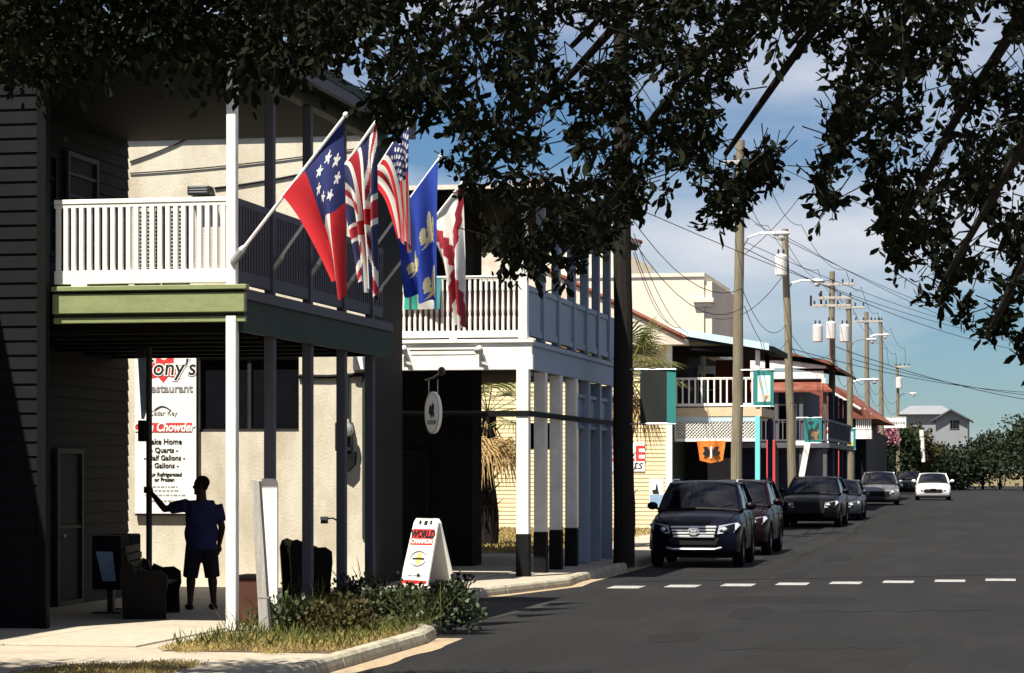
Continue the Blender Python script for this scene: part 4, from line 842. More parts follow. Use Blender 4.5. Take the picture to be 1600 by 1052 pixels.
        mr = P('mirror', paint, MB().ell((s*(hw+.08), fy+.28, belt+.10), (.115, .07, .085))); P('mirror_glass', 'chrome', MB().ell((s*(hw+.08), fy+.345, belt+.10), (.09, .006, .065)), mr); P('mirror_stalk', 'black_plastic', MB().tube([(s*(hw-.08), fy+.28, belt+.02), (s*(hw+.03), fy+.28, belt+.06)], .025, 5), mr)
        # headlight follows the nose corner
        z0 = nose*.93 if suv else nose*.90; hl = MB().patch((s*hw*.52, -.015, z0-.03), (s*hw*.90, .13, z0+.02), (s*hw*.93, .30, z0+.16), (s*hw*.56, .10, z0+.10), .02*s, 6, 3)
        hd = P('headlight', 'headlamp', MB().prism([(s*hw*.50, -.035, z0-.075), (s*hw*.86, .035, z0-.03), (s*hw*.975, .20, z0+.10), (s*hw*.92, .20, z0+.155), (s*hw*.54, .01, z0+.095)], (0, .16, 0)))
        P('lens', 'chrome', MB().ell((s*hw*.66, -.015, z0+.015), (.055, .04, .045)), hd)
        P('fog_light', 'headlamp', MB().lathe([(.05, 0), (.05, .03), (.035, .04)], 12, Matrix.Translation((s*hw*.72, .045, bz+.27)) @ Matrix.Rotation(R(90), 4, 'X')))
        P('fog_surround', 'black_plastic', MB().ell((s*hw*.72, .055, bz+.27), (.12, .03, .08)))
        P('tail_light', 'red_paint', MB().box(s*hw*.78-.08, s*hw*.78+.08, L_-.04, L_+.01, belt-.32, belt-.1))
        for y in (wb1, wb2):
            M = Matrix.Translation((s*(hw-.22), y, wr)) @ Matrix.Rotation(R(90*s), 4, 'Y')
            wh = P('wheel', 'rubber', MB().lathe([(wr*.64, 0), (wr*.93, .0), (wr, .035), (wr, .18), (wr*.93, .215), (wr*.66, .225), (wr*.64, .19)], 22, M), smooth=True)
            rim = MB().lathe([(wr*.63, .12), (wr*.63, .205), (wr*.58, .2), (wr*.56, .15), (wr*.2, .165), (wr*.17, .20), (.02, .205)], 20, M)
            for q in range(5):
                Mq = M @ Matrix.Rotation(2*math.pi*q/5, 4, 'Z'); rim.add([Mq @ Vector(v) for v in ((.03, -.03, .20), (.03, .03, .20), (wr*.6, .045, .19), (wr*.6, -.045, .19), (.03, -.03, .15), (.03, .03, .15), (wr*.6, .045, .14), (wr*.6, -.045, .14))], [(0, 1, 2, 3), (4, 5, 1, 0), (1, 5, 6, 2), (2, 6, 7, 3), (3, 7, 4, 0)])
            P('rim', 'steel', rim, wh)
    gw = hw*.50; z0 = nose*.80 if suv else nose*.82; zt = nose+.04 if suv else nose*.98
    gr = P('grille', 'black_plastic', MB().prism([(-gw, -.03, zt), (gw, -.03, zt), (gw*.86, -.03, z0-.07), (-gw*.86, -.03, z0-.07)], (0, .08, 0)))
    nb = 4 if suv else 3
    if chrome:
        for q in range(nb):
            z = z0-.05+(zt-z0+.05)*(q+.5)/nb; wv = gw*(.86+.14*(q+.5)/nb)
            P('grille_bar', 'chrome', MB().bbox(-wv, wv, -.055, -.032, z-.02, z+.02, .006), gr)
        em = MB(); zc = (z0+zt)/2-.01
        for rx, rz_, ox in ((.105, .075, 0), (.035, .068, 0), (.075, .03, .018)):
            pts = [Vector((rx*math.cos(t*math.pi/10), -.07, zc+ox+rz_*math.sin(t*math.pi/10))) for t in range(21)]; em.tube(pts, .012, 5, False)
        P('emblem', 'chrome', em, gr)
    P('lower_intake', 'black_plastic', MB().prism([(-hw*.55, -.02, bz+.36), (hw*.55, -.02, bz+.36), (hw*.48, -.02, bz+.22), (-hw*.48, -.02, bz+.22)], (0, .08, 0)))
    if bright_trim: P('bumper_trim', 'chrome', MB().tube([(-hw*.62, .03, bz+.17), (-hw*.45, -.035, bz+.13), (hw*.45, -.035, bz+.13), (hw*.62, .03, bz+.17)], .022, 6))
    if not suv: P('licence_plate', 'black_plastic', MB().bbox(-.15, .15, -.06, -.04, bz+.35, bz+.44, .004))
    for s in (-.35, .25): P('wiper', 'black_plastic', MB().tube([(s, fy-.02, belt+.03), (s+.42, fy+.13, belt+.16)], .009, 4))
    P('cowl', 'black_plastic', MB().tube([(-hw*.86, fy-.03, belt+.0), (-hw*.45, fy-.12, belt+.035), (0, fy-.15, belt+.05), (hw*.45, fy-.12, belt+.035), (hw*.86, fy-.03, belt+.0)], .028, 5))
    for s in (-1, 1):
        P('hood_seam', 'rubber', MB().tube([(s*hw*.60, .10, nose+.075), (s*hw*.80, .40, hood-.035), (s*hw*.83, .8, hood+.012), (s*hw*.84, 1.25, (hood+belt)/2+.012)], .008, 4))
        for y in (fy+.25, (fy+by)/2+.05, by-.45): P('door_seam', 'rubber', MB().tube([(s*(hw+.001), y, bz+.2), (s*(hw*.998), y, belt-.25), (s*hw*.95, y, belt-.05)], .007, 4))
        for y in ((fy+by)/2-.12, by-.62): P('door_handle', paint, MB().ell((s*(hw+.005), y, belt-.2), (.02, .09, .02), 8, 6))
        for y in (wb1, wb2): P('wheel_arch', 'black_plastic', MB().tube([(s*(hw-.012), y+(wr+.075)*math.cos(a_), wr+(wr+.075)*math.sin(a_)) for a_ in [math.pi*q/12 for q in range(13)]], .022, 5))
        P('seat', 'dark_wall', MB().bbox(s*.38-.24, s*.38+.24, fy+1.0, fy+1.15, belt-.3, belt+.12, .04)); P('headrest', 'dark_wall', MB().ell((s*.38, fy+1.1, belt+.24), (.13, .06, .09)))
    P('underbody', 'black_plastic', MB().box(-hw*.8, hw*.8, .35, L_-.3, bz-.06, bz+.1))
    return rt
p = onZ(1170, 885, 0)
car('navy blue SUV with chrome grille bars parked beside the thick dark pole', 'car_navy', -6.36, 52.0, 4.79, 1.91, 1.76, True, R(1.5), 'cars parked along the kerb')
car('dark maroon SUV parked close behind the navy SUV', 'car_maroon', -6.50, 59.7, 4.7, 1.86, 1.75, True, 0, 'cars parked along the kerb', chrome=False, bright_trim=False)
car('black SUV parked with a gap behind the maroon one', 'car_black', -6.50, 84.2, 4.6, 1.95, 1.66, True, R(-1), 'cars parked along the kerb', chrome=False, bright_trim=False)
car('dark grey sedan half hidden behind the black SUV', 'car_grey', -6.15, 91.5, 4.5, 1.8, 1.45, False, 0, 'cars parked along the kerb', chrome=False, bright_trim=False)
car('silver-grey car parked past the white-footed pole', 'car_silver', XY(1374, 117), 117, 4.5, 1.8, 1.5, False, R(3), 'cars parked along the kerb', chrome=False, bright_trim=False)
car('white sedan driving along the road', 'car_white', XY(1458, 136), 136, 4.7, 1.85, 1.42, False, R(2), None, chrome=False, bright_trim=False, name='moving_car')
car('distant dark car with bright headlights by the flowering hedge', 'car_black', XY(1422, 171), 171, 4.6, 1.85, 1.5, False, R(4), 'cars parked along the kerb', chrome=False, bright_trim=False)

# ================================================================== FLAGS
WHITE = (.75, .74, .70); RED = (.52, .012, .02); BLUE = (.012, .02, .12)
def star(u, v, cx, cy, r):
    a = math.atan2(u-cx, v-cy); d = math.hypot(u-cx, v-cy); t = (a % (2*math.pi/5))-math.pi/5
    return d < r*(.42+.58*abs(t/(math.pi/5))**1.6)
def f_bars(s, w):
    if s < .64 and w < .46:
        for k in range(7):
            a = 2*math.pi*k/7; 
            if star(s*1.0, w*1.93, .32+.2*math.cos(a), .44+.24*math.sin(a), .075): return WHITE
        return BLUE
    return RED if s < .30 else WHITE if s < .62 and w > .46 else RED
def f_union(s, w):
    x = w-.5; y = (s-.5)
    if abs(y) < .09 or abs(x) < .055: return (.38, .015, .03)
    if abs(y) < .15 or abs(x) < .09: return WHITE
    d = abs(abs(y)-abs(x))/1.41
    return (.38, .015, .03) if d < .03 else WHITE if d < .09 else (.02, .025, .10)
def f_usa(s, w):
    if s < 7/13 and w < .4:
        gy = s/(7/13)*9; gx = w/.4*11
        return (.7, .7, .7) if (int(gx)+int(gy)) % 2 == 1 and 0 < int(gx) < 11 and math.hypot(gx % 1-.5, gy % 1-.5) < .42 else BLUE
    return RED if int(s*13) % 2 == 0 else WHITE
def f_lily(s, w):
    for cx, cy in ((.3, .40), (.72, .62), (.25, .85)):
        u = (s-cx)*.62; v = (w-cy)*1.15
        if (u/.04)**2+((v+.02)/.15)**2 < 1 or ((abs(u)-.085)/.035)**2+((v+.0)/.07)**2 < 1 or (abs(v-.07) < .02 and abs(u) < .11) or (v > .07 and v < .15 and abs(abs(u)-(v-.07)) < .022): return (.55, .50, .30)
    return (.012, .045, .34)
def f_burgundy(s, w):
    d = abs((s-.5)-(w-.5)*1.0)/1.41; e = abs((s-.5)+(w-.5)*1.0)/1.41; j = .02*math.sin(w*60)
    if (s-.5)**2+(w-.5)**2 < .006: return (.5, .4, .2)
    return (.30, .012, .03) if min(d, e) < .085+j else WHITE
def flag(k, xpost, hoist, fly, fn, label, dz=0.0, nfold=3.0, ns=70, nw=110, spread=.12, pull=.55, ydir=0.0):
    Y = onX(xpost, 735, PX).y if k else Y1; base = Vector((PX+.07, Y-.06, 4.48+dz*.3)); dirv = Vector((1.29, ydir, 1.60+dz)); LP = dirv.length; dirv.normalize(); tip = base+dirv*LP
    rt = thing('flag', label, 'flag', base, 'flags on angled poles along the porch')
    st = MB().tube([base-dirv*.05, tip], [.022, .018], 8).build('flagpole', 'white', rt); MB().ell(tip+dirv*.03, (.035, .035, .035)).build('finial', 'sign_white', st); MB().lathe([(.045, -.08), (.05, .1), (.03, .16)], 8, Matrix.Translation(base) @ dirv.to_track_quat('Z', 'Y').to_matrix().to_4x4()).build('bracket', 'steel', st)
    q = tip-dirv*.04; vs = []; cols = []; fs = []; rnd = random.Random(k*13+3); ph = rnd.random()*6
    for j in range(nw+1):
        w_ = j/nw
        for i in range(ns+1):
            s = i/ns; h = q-dirv*(hoist*s); e = w_**pull
            zb = q.z-fly+.18*s+.05*math.sin(s*14+ph); x = h.x+(q.x+.02-spread*s-h.x)*e+.025*w_*math.sin(s*nfold*6.28+ph); z = h.z+(zb-h.z)*w_
            y = h.y+(.13*min(1, w_*1.8))*math.sin(s*nfold*6.283+ph+w_*1.3)+.03*math.sin(w_*5+s*3+ph)
            vs.append((x, y, z))
    for j in range(nw):
        for i in range(ns): a = j*(ns+1)+i; fs.append((a, a+1, a+ns+2, a+ns+1)); cols.append(fn((i+.5)/ns, (j+.5)/nw))
    me = bpy.data.meshes.new('cloth'); me.from_pydata(vs, [], fs); me.materials.append(MATS['cloth_print']); me.shade_smooth()
    ca = me.color_attributes.new('print', 'FLOAT_COLOR', 'CORNER'); ca.data.foreach_set('color', np.repeat(np.array([(*c, 1) for c in cols], np.float32), 4, axis=0).ravel())
    me.transform(Matrix.Translation(-base)); link('cloth', me, rt)
flag(0, 365, 1.13, 2.08, f_bars, 'flag with red field, white bar and white stars on blue', 0, 1.3, spread=.10, pull=.8)
flag(1, 424, 1.0, 2.15, f_union, 'dark flag of crossed red and white bars on navy', .15, 3.4, spread=.2, pull=.45)
flag(2, 483, 1.0, 1.68, f_usa, 'red-and-white striped flag with small stars on a blue corner', .35, 3.2, spread=.12, pull=.45)
flag(3, 536, 1.15, 1.98, f_lily, 'blue flag with pale lily figures', .1, 2.0, spread=.44, pull=.35)
flag(4, 580, .85, 2.1, f_burgundy, 'white flag with dark red diagonal cross', 0, 2.0, spread=.15, pull=.5)
# cloth hung on the white railing
hc = thing('draped_cloth', 'teal and white cloth draped over the white turned-baluster railing', 'cloth', onY(655, 480, Y2-.06))
a, b = XY(633, Y2), XY(690, Y2)
print_panel('cloth', hc, a, b, Y2-.10, z2(482), z2(432), lambda u, v: (.03, .36, .27) if u < .38 and not (.12 < u < .2) else (.06, .06, .05) if u < .45 and u < .2 else (.68, .67, .64) if u < .85 else (.05, .25, .22), 30, 20, 'cloth_print', .05)
# ================================================================== SIGNS AND STREET FURNITURE
# tall menu board on the cream wall
sx0, sx1 = XY(213, YC), XY(310, YC); sz0, sz1 = ZY(260, 803, YC), ZY(260, 545, YC); SW = sx1-sx0; sxc = (sx0+sx1)/2; yb = YC-.065
ms = thing('menu_board', 'tall white seafood menu board with red splash on the cream wall', 'sign', (sxc, YC, sz0))
bx('board', 'sign_white', ms, sx0, sx1, yb+.002, YC-.004, sz0, sz1, b=.006); fy = YC-.07
MB().box(sx1-.012, sx1+.012, YC-.08, YC-.03, sz0-.02, sz1).box(sx0, sx1, YC-.08, YC-.03, sz0-.03, sz0-.003).build('frame', 'dark_wood', ms)
def sz(y): return ZY(260, y, YC)
def sxp(x): return XY(x, YC)
pts = []
c = (sxp(258), sz(577)); rr = [.34, .2, .36, .19, .30, .17, .33, .2, .38, .2, .30, .18, .36, .19]
for i, r_ in enumerate(rr): t = 2*math.pi*i/len(rr)+.2; pts.append((c[0]+r_*1.05*math.cos(t), yb-.001, c[1]+r_*.75*math.sin(t)))
MB().prism(pts, (0, .004, 0)).build('splash', 'sign_red', ms)
text("Tony's", .36, 'sign_white', (sxc+.03, yb-.004, sz(586)), ms, shear=.12, bold=.022); text("Tony's", .36, 'ink', (sxc+.03, yb-.008, sz(586)), ms, shear=.12, bold=.002)
text('&', .14, 'ink', (sxp(296), yb-.003, sz(563)), ms)
text('Restaurant', .19, 'ink_grey', (sxp(265), yb-.003, sz(613)), ms, bold=.004)
MB().tube([(sxp(243)+.28*t/8, yb-.004, sz(641)+.07*math.sin(math.pi*t/8)) for t in range(9)], .012, 5).build('arch', 'ink_grey', ms)
text('Cedar Key', .11, 'ink_grey', (sxp(257), yb-.003, sz(649)), ms)
bx('red_band', 'sign_red', ms, sx0+.01, sxp(302), yb-.002, yb+.001, sz(676), sz(661)); text('Clam Chowder', .205, 'sign_white', (sxp(257), yb-.006, sz(674)), ms, shear=.25, bold=.006, sx=.82)
for s_, yv, h in (('Take Home', 694, .125), ('- Quarts -', 707, .115), ('- Half Gallons -', 719, .115), ('- Gallons -', 731, .115), ('Our Refrigerated', 744, .085), ('or Frozen', 752, .085)): text(s_, h, 'ink', (sxp(259), yb-.003, sz(yv)), ms, bold=.002)
m = MB()
for yv, wv in ((761, .2), (767, .24), (774, .33), (783, .30)):
    x = sxp(259)-wv
    while x < sxp(259)+wv: l = random.uniform(.02, .07); m.box(x, x+l, yb-.001, yb+.001, sz(yv)-.012, sz(yv)+.012); x += l+.02
m.build('small_print', 'ink_grey', ms)
# small leaning wooden post and the white board behind it
p = onZ(416, 993); wp = thing('wooden_post', 'weathered grey wooden post leaning at the edge of the planting', 'post', p); tp = at(402, 752, (p-C0).dot(Fv))
MB().prism([p+Vector((-.06, -.05, -.05)), p+Vector((.055, -.05, -.05)), tp+Vector((.035, -.05, .0)), tp+Vector((-.06, -.05, .02))], (0, .10, 0)).build('shaft', 'grey_wood', wp); bx('strap', 'steel', wp, p.x-.085, p.x+.045, p.y-.058, p.y+.06, .55, .57)
Yw = 29.6; wbd = thing('white_marker_board', 'upright white marker board with rounded top behind the wooden post', 'marker', (XY(422, Yw), Yw, .13)); xa, xb = XY(409, Yw), XY(433, Yw); zt_ = ZY(420, 748, Yw)
pl = [(xa, Yw, .13), (xb, Yw, .13), (xb, Yw, zt_-.08)]+[(xb-.06+.06*math.cos(t*math.pi/8), Yw, zt_-.08+.08*math.sin(t*math.pi/8)) for t in range(1, 5)]+[(xa, Yw, zt_)]
MB().prism(pl, (0, .05, 0)).build('board', 'white', wbd)
Yq = 29.9; pt = thing('planter_box', 'dark brown box planter behind the white porch post', 'planter', (XY(387, Yq), Yq, .13)); xa, xb = XY(372, Yq), XY(403, Yq)
MB().bbox(xa, xb, Yq, Yq+.4, .12, ZY(390, 904, Yq), .01).build('box', 'terracotta', pt); bx('rim', 'dark_wood', pt, xa-.02, xb+.02, Yq-.02, Yq+.42, ZY(390, 904, Yq)+.001, ZY(390, 904, Yq)+.04)
# sandwich board
p = onZ(668, 914); af = thing('sandwich_board', 'white folding sandwich board with red band on the sunny sidewalk', 'sign', (p.x, p.y, .135), rz=R(-34))
W2 = .31; H2 = 1.08; lean = .30
def fr(x, t, d=0): return Vector((x, -lean*(1-t)-.02-d, H2*t))       # a point on the front leaf
MB().prism([fr(-W2*1.05, 0), fr(W2*1.05, 0), fr(W2*.93, .94), fr(W2*.8, 1), fr(W2*.55, 1), fr(W2*.45, .965), fr(-W2*.45, .965), fr(-W2*.55, 1), fr(-W2*.8, 1), fr(-W2*.93, .94)], (0, .03, .0)).build('front_leaf', 'sign_white', af, local=True)
MB().prism([(x*W2, lean*(1-t)+.02, H2*t) for x, t in ((-1.05, 0), (1.05, 0), (.93, .94), (.8, 1), (-.8, 1), (-.93, .94))], (0, -.03, 0)).build('back_leaf', 'sign_white', af, local=True)
def fq(name, mat, x0, x1, t0, t1, d=.003): return MB().prism([fr(x0*W2, t0, d), fr(x1*W2, t0, d), fr(x1*W2, t1, d), fr(x0*W2, t1, d)], (0, .004, 0)).build(name, mat, af, local=True)
fq('red_band', 'sign_red', -.86, .84, .60, .84); fq('red_strip', 'sign_red', -.98, .98, .02, .075); fq('hinge_slot', 'ink', -.5, -.32, .91, .97); fq('hinge_slot', 'ink', -.1, .16, .9, .965); fq('hinge_slot', 'ink', .34, .5, .91, .97)
ang = math.atan2(H2, lean)
def ft(s_, size, mat, t, x=0, **kw):
    o = text(s_, size, mat, (0, 0, 0), None, rot=(ang, 0, 0), **kw); o.parent = af; o.location = fr(x, t, .006); return o
ft('WORLD', .17, 'ink', .715, bold=.008, sx=.9); ft('CHAMPION', .105, 'sign_white', .625, bold=.003, sx=.9); ft('clam chowder', .06, 'ink_grey', .13)
m = MB(); cz = .40
m.prism([fr(W2*(.0+.22*r_*math.cos(i*math.pi/6)), cz+.10*r_*math.sin(i*math.pi/6), .004) for i, r_ in enumerate((1.6, .7, 1.2, .6, 1.6, .6, 1.2, .7, 1.5, .6, 1.3, .7))], (0, .004, 0)); m.build('emblem', 'ink_gold', af, local=True)
MB().tube([fr(W2*.62*math.cos(t*math.pi/10), cz+.11*math.sin(t*math.pi/10), .008) for t in range(2, 20)], .009, 5).build('emblem_ring', 'ink_grey', af, local=True); fq('emblem_bar', 'ink', -.45, .45, .385, .41, .008)
# pole under the porch with edge-on sign
Ypl = 33.0; plx = XY(233, Ypl); sp = thing('porch_pole', 'slim dark pole under the porch that the man holds', 'pole', (plx, Ypl, .135))
MB().tube([(plx, Ypl, .13), (plx, Ypl, 3.78)], .042, 10).build('shaft', 'dark_metal', sp); zt = lambda y: ZY(225, y, Ypl)
lan = MB().prism([(plx-.14, Ypl-.06, zt(560)), (plx-.05, Ypl-.06, zt(560)), (plx-.05, Ypl-.06, zt(640)), (plx-.09, Ypl-.06, zt(655))], (0, .12, 0)).build('lantern_glass', 'glass_blue', sp)
MB().bbox(plx-.15, plx-.045, Ypl-.07, Ypl+.07, zt(560)+.001, zt(545), .01).build('lantern_cap', 'dark_metal', lan); MB().bbox(plx-.14, plx-.044, Ypl-.065, Ypl+.065, zt(690), zt(657), .01).build('lantern_box', 'black_paint', lan)
# benches
def bench(X, Y, rz, L_, label, hi=.95, arm=.62):
    b = thing('bench', label, 'bench', (X, Y, .135), None, rz)
    for s in (-1, 1):     # carved end panels with rounded shoulders
        prof = [(-.28, 0), (.26, 0), (.27, .35), (.30, hi-.12), (.27, hi-.03), (.20, hi), (.13, hi-.03), (.10, hi-.15), (.06, arm+.05), (-.05, arm), (-.2, arm+.01), (-.29, arm-.05), (-.30, arm-.2), (-.27, .3)]
        MB().prism([(s*L_/2-.035, y, z) for y, z in prof], (.07, 0, 0)).build('end_panel', 'dark_wood', b, local=True)
    for k in range(5): MB().bbox(-L_/2+.03, L_/2-.03, -.26+k*.095, -.175+k*.095, .42, .455, .006).build('seat_slat', 'dark_wood', b, local=True)
    for k in range(4): MB().bbox(-L_/2+.03, L_/2-.03, .17+k*.02, .20+k*.02, .52+k*.1, .605+k*.1, .006).build('back_slat', 'dark_wood', b, local=True)
    MB().bbox(-L_/2+.03, L_/2-.03, .1, .14, .1, .18, .006).build('stretcher', 'dark_wood', b, local=True)
p = onZ(222, 966); bench(p.x, p.y+.35, R(90+12), 1.5, 'dark wooden bench with curved arms near the leaning man', .72, .60)
Yb = 34.2; bench(XY(478, Yb), Yb, R(118), .62, 'dark high-sided wooden seat between the porch posts', .92, .80)
# news boxes against the dark wall
for i, (x0, x1, yt, yb_) in enumerate(((150, 181, 862, 908), (181, 198, 868, 900))):
    Yn = 31.6+i*.9; X = XY((x0+x1)/2, Yn); nb = thing('news_box', ('dark newspaper box with large pale blue window beside the dark wall', 'dark newspaper box with small pale blue window beside the man\'s bench')[i], 'newspaper box', (X, Yn, .135)); wv = (XY(x1, Yn)-XY(x0, Yn))/2
    MB().bbox(X-wv-.06, X+wv+.06, Yn, Yn+.4, .45, 1.15, .02).build('cabinet', 'dark_wall', nb); MB().bbox(X-.04, X+.04, Yn+.15, Yn+.25, .13, .45, .005).build('pedestal', 'dark_metal', nb); MB().bbox(X-.2, X+.2, Yn+.02, Yn+.38, .125, .16, .01).build('base', 'dark_metal', nb)
    z0, z1 = ZY(x0, yb_, Yn), ZY(x0, yt, Yn)
    MB().prism([(X-wv, Yn-.012, z1), (X+wv*.7, Yn-.012, z1), (X+wv, Yn-.012, z0), (X-wv*.3, Yn-.012, z0)], (0, .01, 0)).build('window', 'glass_blue', nb)  # pale blue of the pane is a painted reflection
# white signboard far along, leaning white pole, hedge flowers later
Yf = 165.0; fs_ = thing('signboard', 'white hanging signboard on a post before the flowering hedge', 'sign', (XY(1398, Yf), Yf, .55)); bx('board', 'sign_white', fs_, XY(1381, Yf), XY(1416, Yf), Yf, Yf+.08, ZY(1400, 669, Yf), ZY(1400, 653, Yf), b=.02); MB().tube([(XY(1379, Yf), Yf+.05, .5), (XY(1379, Yf), Yf+.05, ZY(1400, 650, Yf))], .09, 8).build('post', 'grey_wood', fs_); MB().tube([(XY(1379, Yf), Yf+.05, ZY(1400, 652, Yf)), (XY(1416, Yf), Yf+.05, ZY(1400, 652, Yf))], .04, 6).build('arm', 'dark_metal', fs_)
m = MB(); x = XY(1385, Yf)
for i in range(9): l = random.uniform(.05, .14); m.box(x, x+l, Yf-.006, Yf-.001, ZY(1400, 663, Yf), ZY(1400, 659, Yf)); x += l+.03
m.build('lettering', 'ink_grey', fs_)
lw = thing('white_post', 'leaning white post among the far trees', 'post', onZ(1443, 722, .5)); MB().tube([at(1443, 722, 180), at(1440, 672, 180)], [.14, .17], 8).build('shaft', 'white', lw)
lw = thing('white_post', 'short upright white post at the foot of the far pole', 'post', at(1376, 742, 150)); MB().tube([at(1376, 744, 150), at(1375, 702, 150)], [.13, .11], 8).build('shaft', 'lamp_grey', lw)

# ================================================================== PERSON
pb = onZ(315, 953, .135); man = thing('person', 'man in navy T-shirt and dark shorts leaning one arm on the porch pole', 'person', pb)
fw = Vector((-.55, .83, 0)).normalized(); rt_ = Vector((fw.y, -fw.x, 0)); up = Vector((0, 0, 1))
MM = Matrix((rt_, fw, up)).transposed()
def bp(r, f, z): return pb+rt_*r+fw*f+up*z
hand = Vector((plx+.01, Ypl-.05, .135+1.60)); shL, shR = bp(-.20, 0, 1.40), bp(.20, 0, 1.40)
elL = Vector(((shL.x*.45+hand.x*.55), (shL.y*.5+hand.y*.5)-.03, .135+1.345)); elR = bp(.27, -.04, 1.10); haR = bp(.265, .08, .86)
body = MB(); yaw = Matrix((Vector((0, 1, 0)), Vector((-1, 0, 0)), up)).transposed()      # head looks to -X
hc_ = bp(0, .02, 1.66)
body.ell(hc_+up*.02, (.078, .098, .105), 16, 12, yaw); body.ell(hc_+Vector((-.025, 0, -.055)), (.058, .072, .07), 14, 10, yaw)
body.ell(hc_+Vector((-.102, 0, -.02)), (.016, .022, .026), 8, 6, yaw); body.ell(hc_+Vector((-.088, 0, .03)), (.045, .012, .012), 8, 6, yaw)
body.ell(hc_+Vector((-.09, 0, -.072)), (.028, .012, .012), 8, 6, yaw); body.ell(hc_+Vector((-.08, 0, -.105)), (.03, .022, .02), 8, 6, yaw)
for s in (-1, 1): body.ell(hc_+Vector((.012, s*.08, -.01)), (.01, .022, .034), 8, 6, yaw)
body.tube([bp(0, -.01, 1.42), bp(0, .0, 1.5), bp(0, .01, 1.60)], [.078, .066, .062], 12)
body.ell(bp(0, 0, 1.20), (.175, .115, .26), 16, 12, MM); body.ell(bp(0, .0, .95), (.165, .12, .16), 16, 10, MM)
body.tube([shL, shL.lerp(elL, .5), elL], [.062, .055, .046], 10); body.tube([elL, elL.lerp(hand, .35), hand+Vector((.05, 0, -.05))], [.047, .045, .030], 10); body.ell(elL, (.046,)*3)
body.tube([shR, shR.lerp(elR, .5), elR], [.062, .056, .047], 10); body.tube([elR, elR.lerp(haR, .35), haR], [.047, .045, .030], 10); body.ell(elR, (.047,)*3)
for s, fx in ((-1, .03), (1, -.03)):
    hp, kn, an = bp(s*.10, 0, .90), bp(s*.135, fx+.02, .49), bp(s*.155, fx-.02, .09)
    body.tube([hp, hp.lerp(kn, .5), kn], [.098, .083, .060], 12); body.tube([kn, kn.lerp(an, .3)-fw*.02, kn.lerp(an, .7), an], [.058, .064, .045, .038], 12); body.ell(kn, (.06,)*3)
    body.ell(an+fw*.05-up*.04, (.042, .11, .04), 12, 8, MM)
# hands
def hand_r(c, base, palm, curlv):
    body.ell(base, (.042, .022, .05), 10, 8, MM)
    for i, (o, l) in enumerate(((-.03, .07), (-.01, .078), (.01, .074), (.03, .058))):
        a = base+palm*o*1.1+c*.035; b = a+c*l*.55+curlv*.012; d = b+c*l*.35+curlv*.04; body.tube([a, b, d], [.0095, .009, .0075], 6)
    a = base+palm*-.038; body.tube([a, a-palm*.02+c*.03+curlv*.02, a-palm*.012+c*.055+curlv*.035], [.011, .010, .008], 6)
hand_r(Vector((0, 0, -1)), haR-up*.05, fw, -rt_)
hb = hand+Vector((.035, -.005, -.005)); body.ell(hb, (.03, .04, .05), 10, 8)
for i, dz_ in enumerate((.04, .015, -.01, -.033)):
    a = hb+Vector((-.01, -.035, dz_)); body.tube([a, Vector((plx-.035, Ypl-.066, a.z+.006)), Vector((plx-.066, Ypl-.02, a.z)), Vector((plx-.05, Ypl+.03, a.z-.004))], [.0105, .0098, .009, .0078], 6)
a = hb+Vector((0, .03, .03)); body.tube([a, a+Vector((-.02, .03, .02)), Vector((plx-.02, Ypl+.06, a.z+.03))], [.012, .0105, .0085], 6)
bo = remesh(body, 'body', 'skin_dark', man, .0085, 4)
hair = MB(); hair.ell(hc_+Vector((.018, 0, .045)), (.084, .102, .092), 16, 12, yaw); hair.ell(hc_+Vector((.045, 0, -.005)), (.07, .05, .07), 12, 8, yaw); remesh(hair, 'hair', 'hair', man, .012, 3)
shirt = MB(); shirt.ell(bp(0, 0, 1.22), (.225, .155, .27), 18, 12, MM); shirt.ell(bp(0, .01, 1.02), (.235, .175, .26), 18, 12, MM); shirt.tube([bp(0, .01, 1.15), bp(0, .01, .80)], [.19, .212], 18); shirt.tube([bp(-.17, 0, 1.385), bp(.17, 0, 1.385)], [.085, .085], 10)
shirt.tube([shL, shL.lerp(elL, .72)], [.092, .082], 12); shirt.tube([shR, shR.lerp(elR, .75)], [.092, .086], 12)
remesh(shirt, 'shirt', 'shirt_navy', man, .014, 4)
sh = MB(); sh.ell(bp(0, 0, .88), (.195, .145, .17), 16, 10, MM)
for s, fx in ((-1, .03), (1, -.03)): sh.tube([bp(s*.095, 0, .86), bp(s*.145, fx+.01, .43)], [.122, .102], 14)
remesh(sh, 'shorts', 'shorts_dark', man, .014, 4)
for s, fx in ((-1, .03), (1, -.03)):
    an = bp(s*.155, fx-.02, .09); so_ = MB(); so_.ell(an+fw*.055-up*.045, (.05, .135, .045), 12, 8, MM); so_.tube([an-up*.08, an-up*.02], [.055, .045], 10); remesh(so_, 'shoe', 'black_plastic', man, .012, 2)

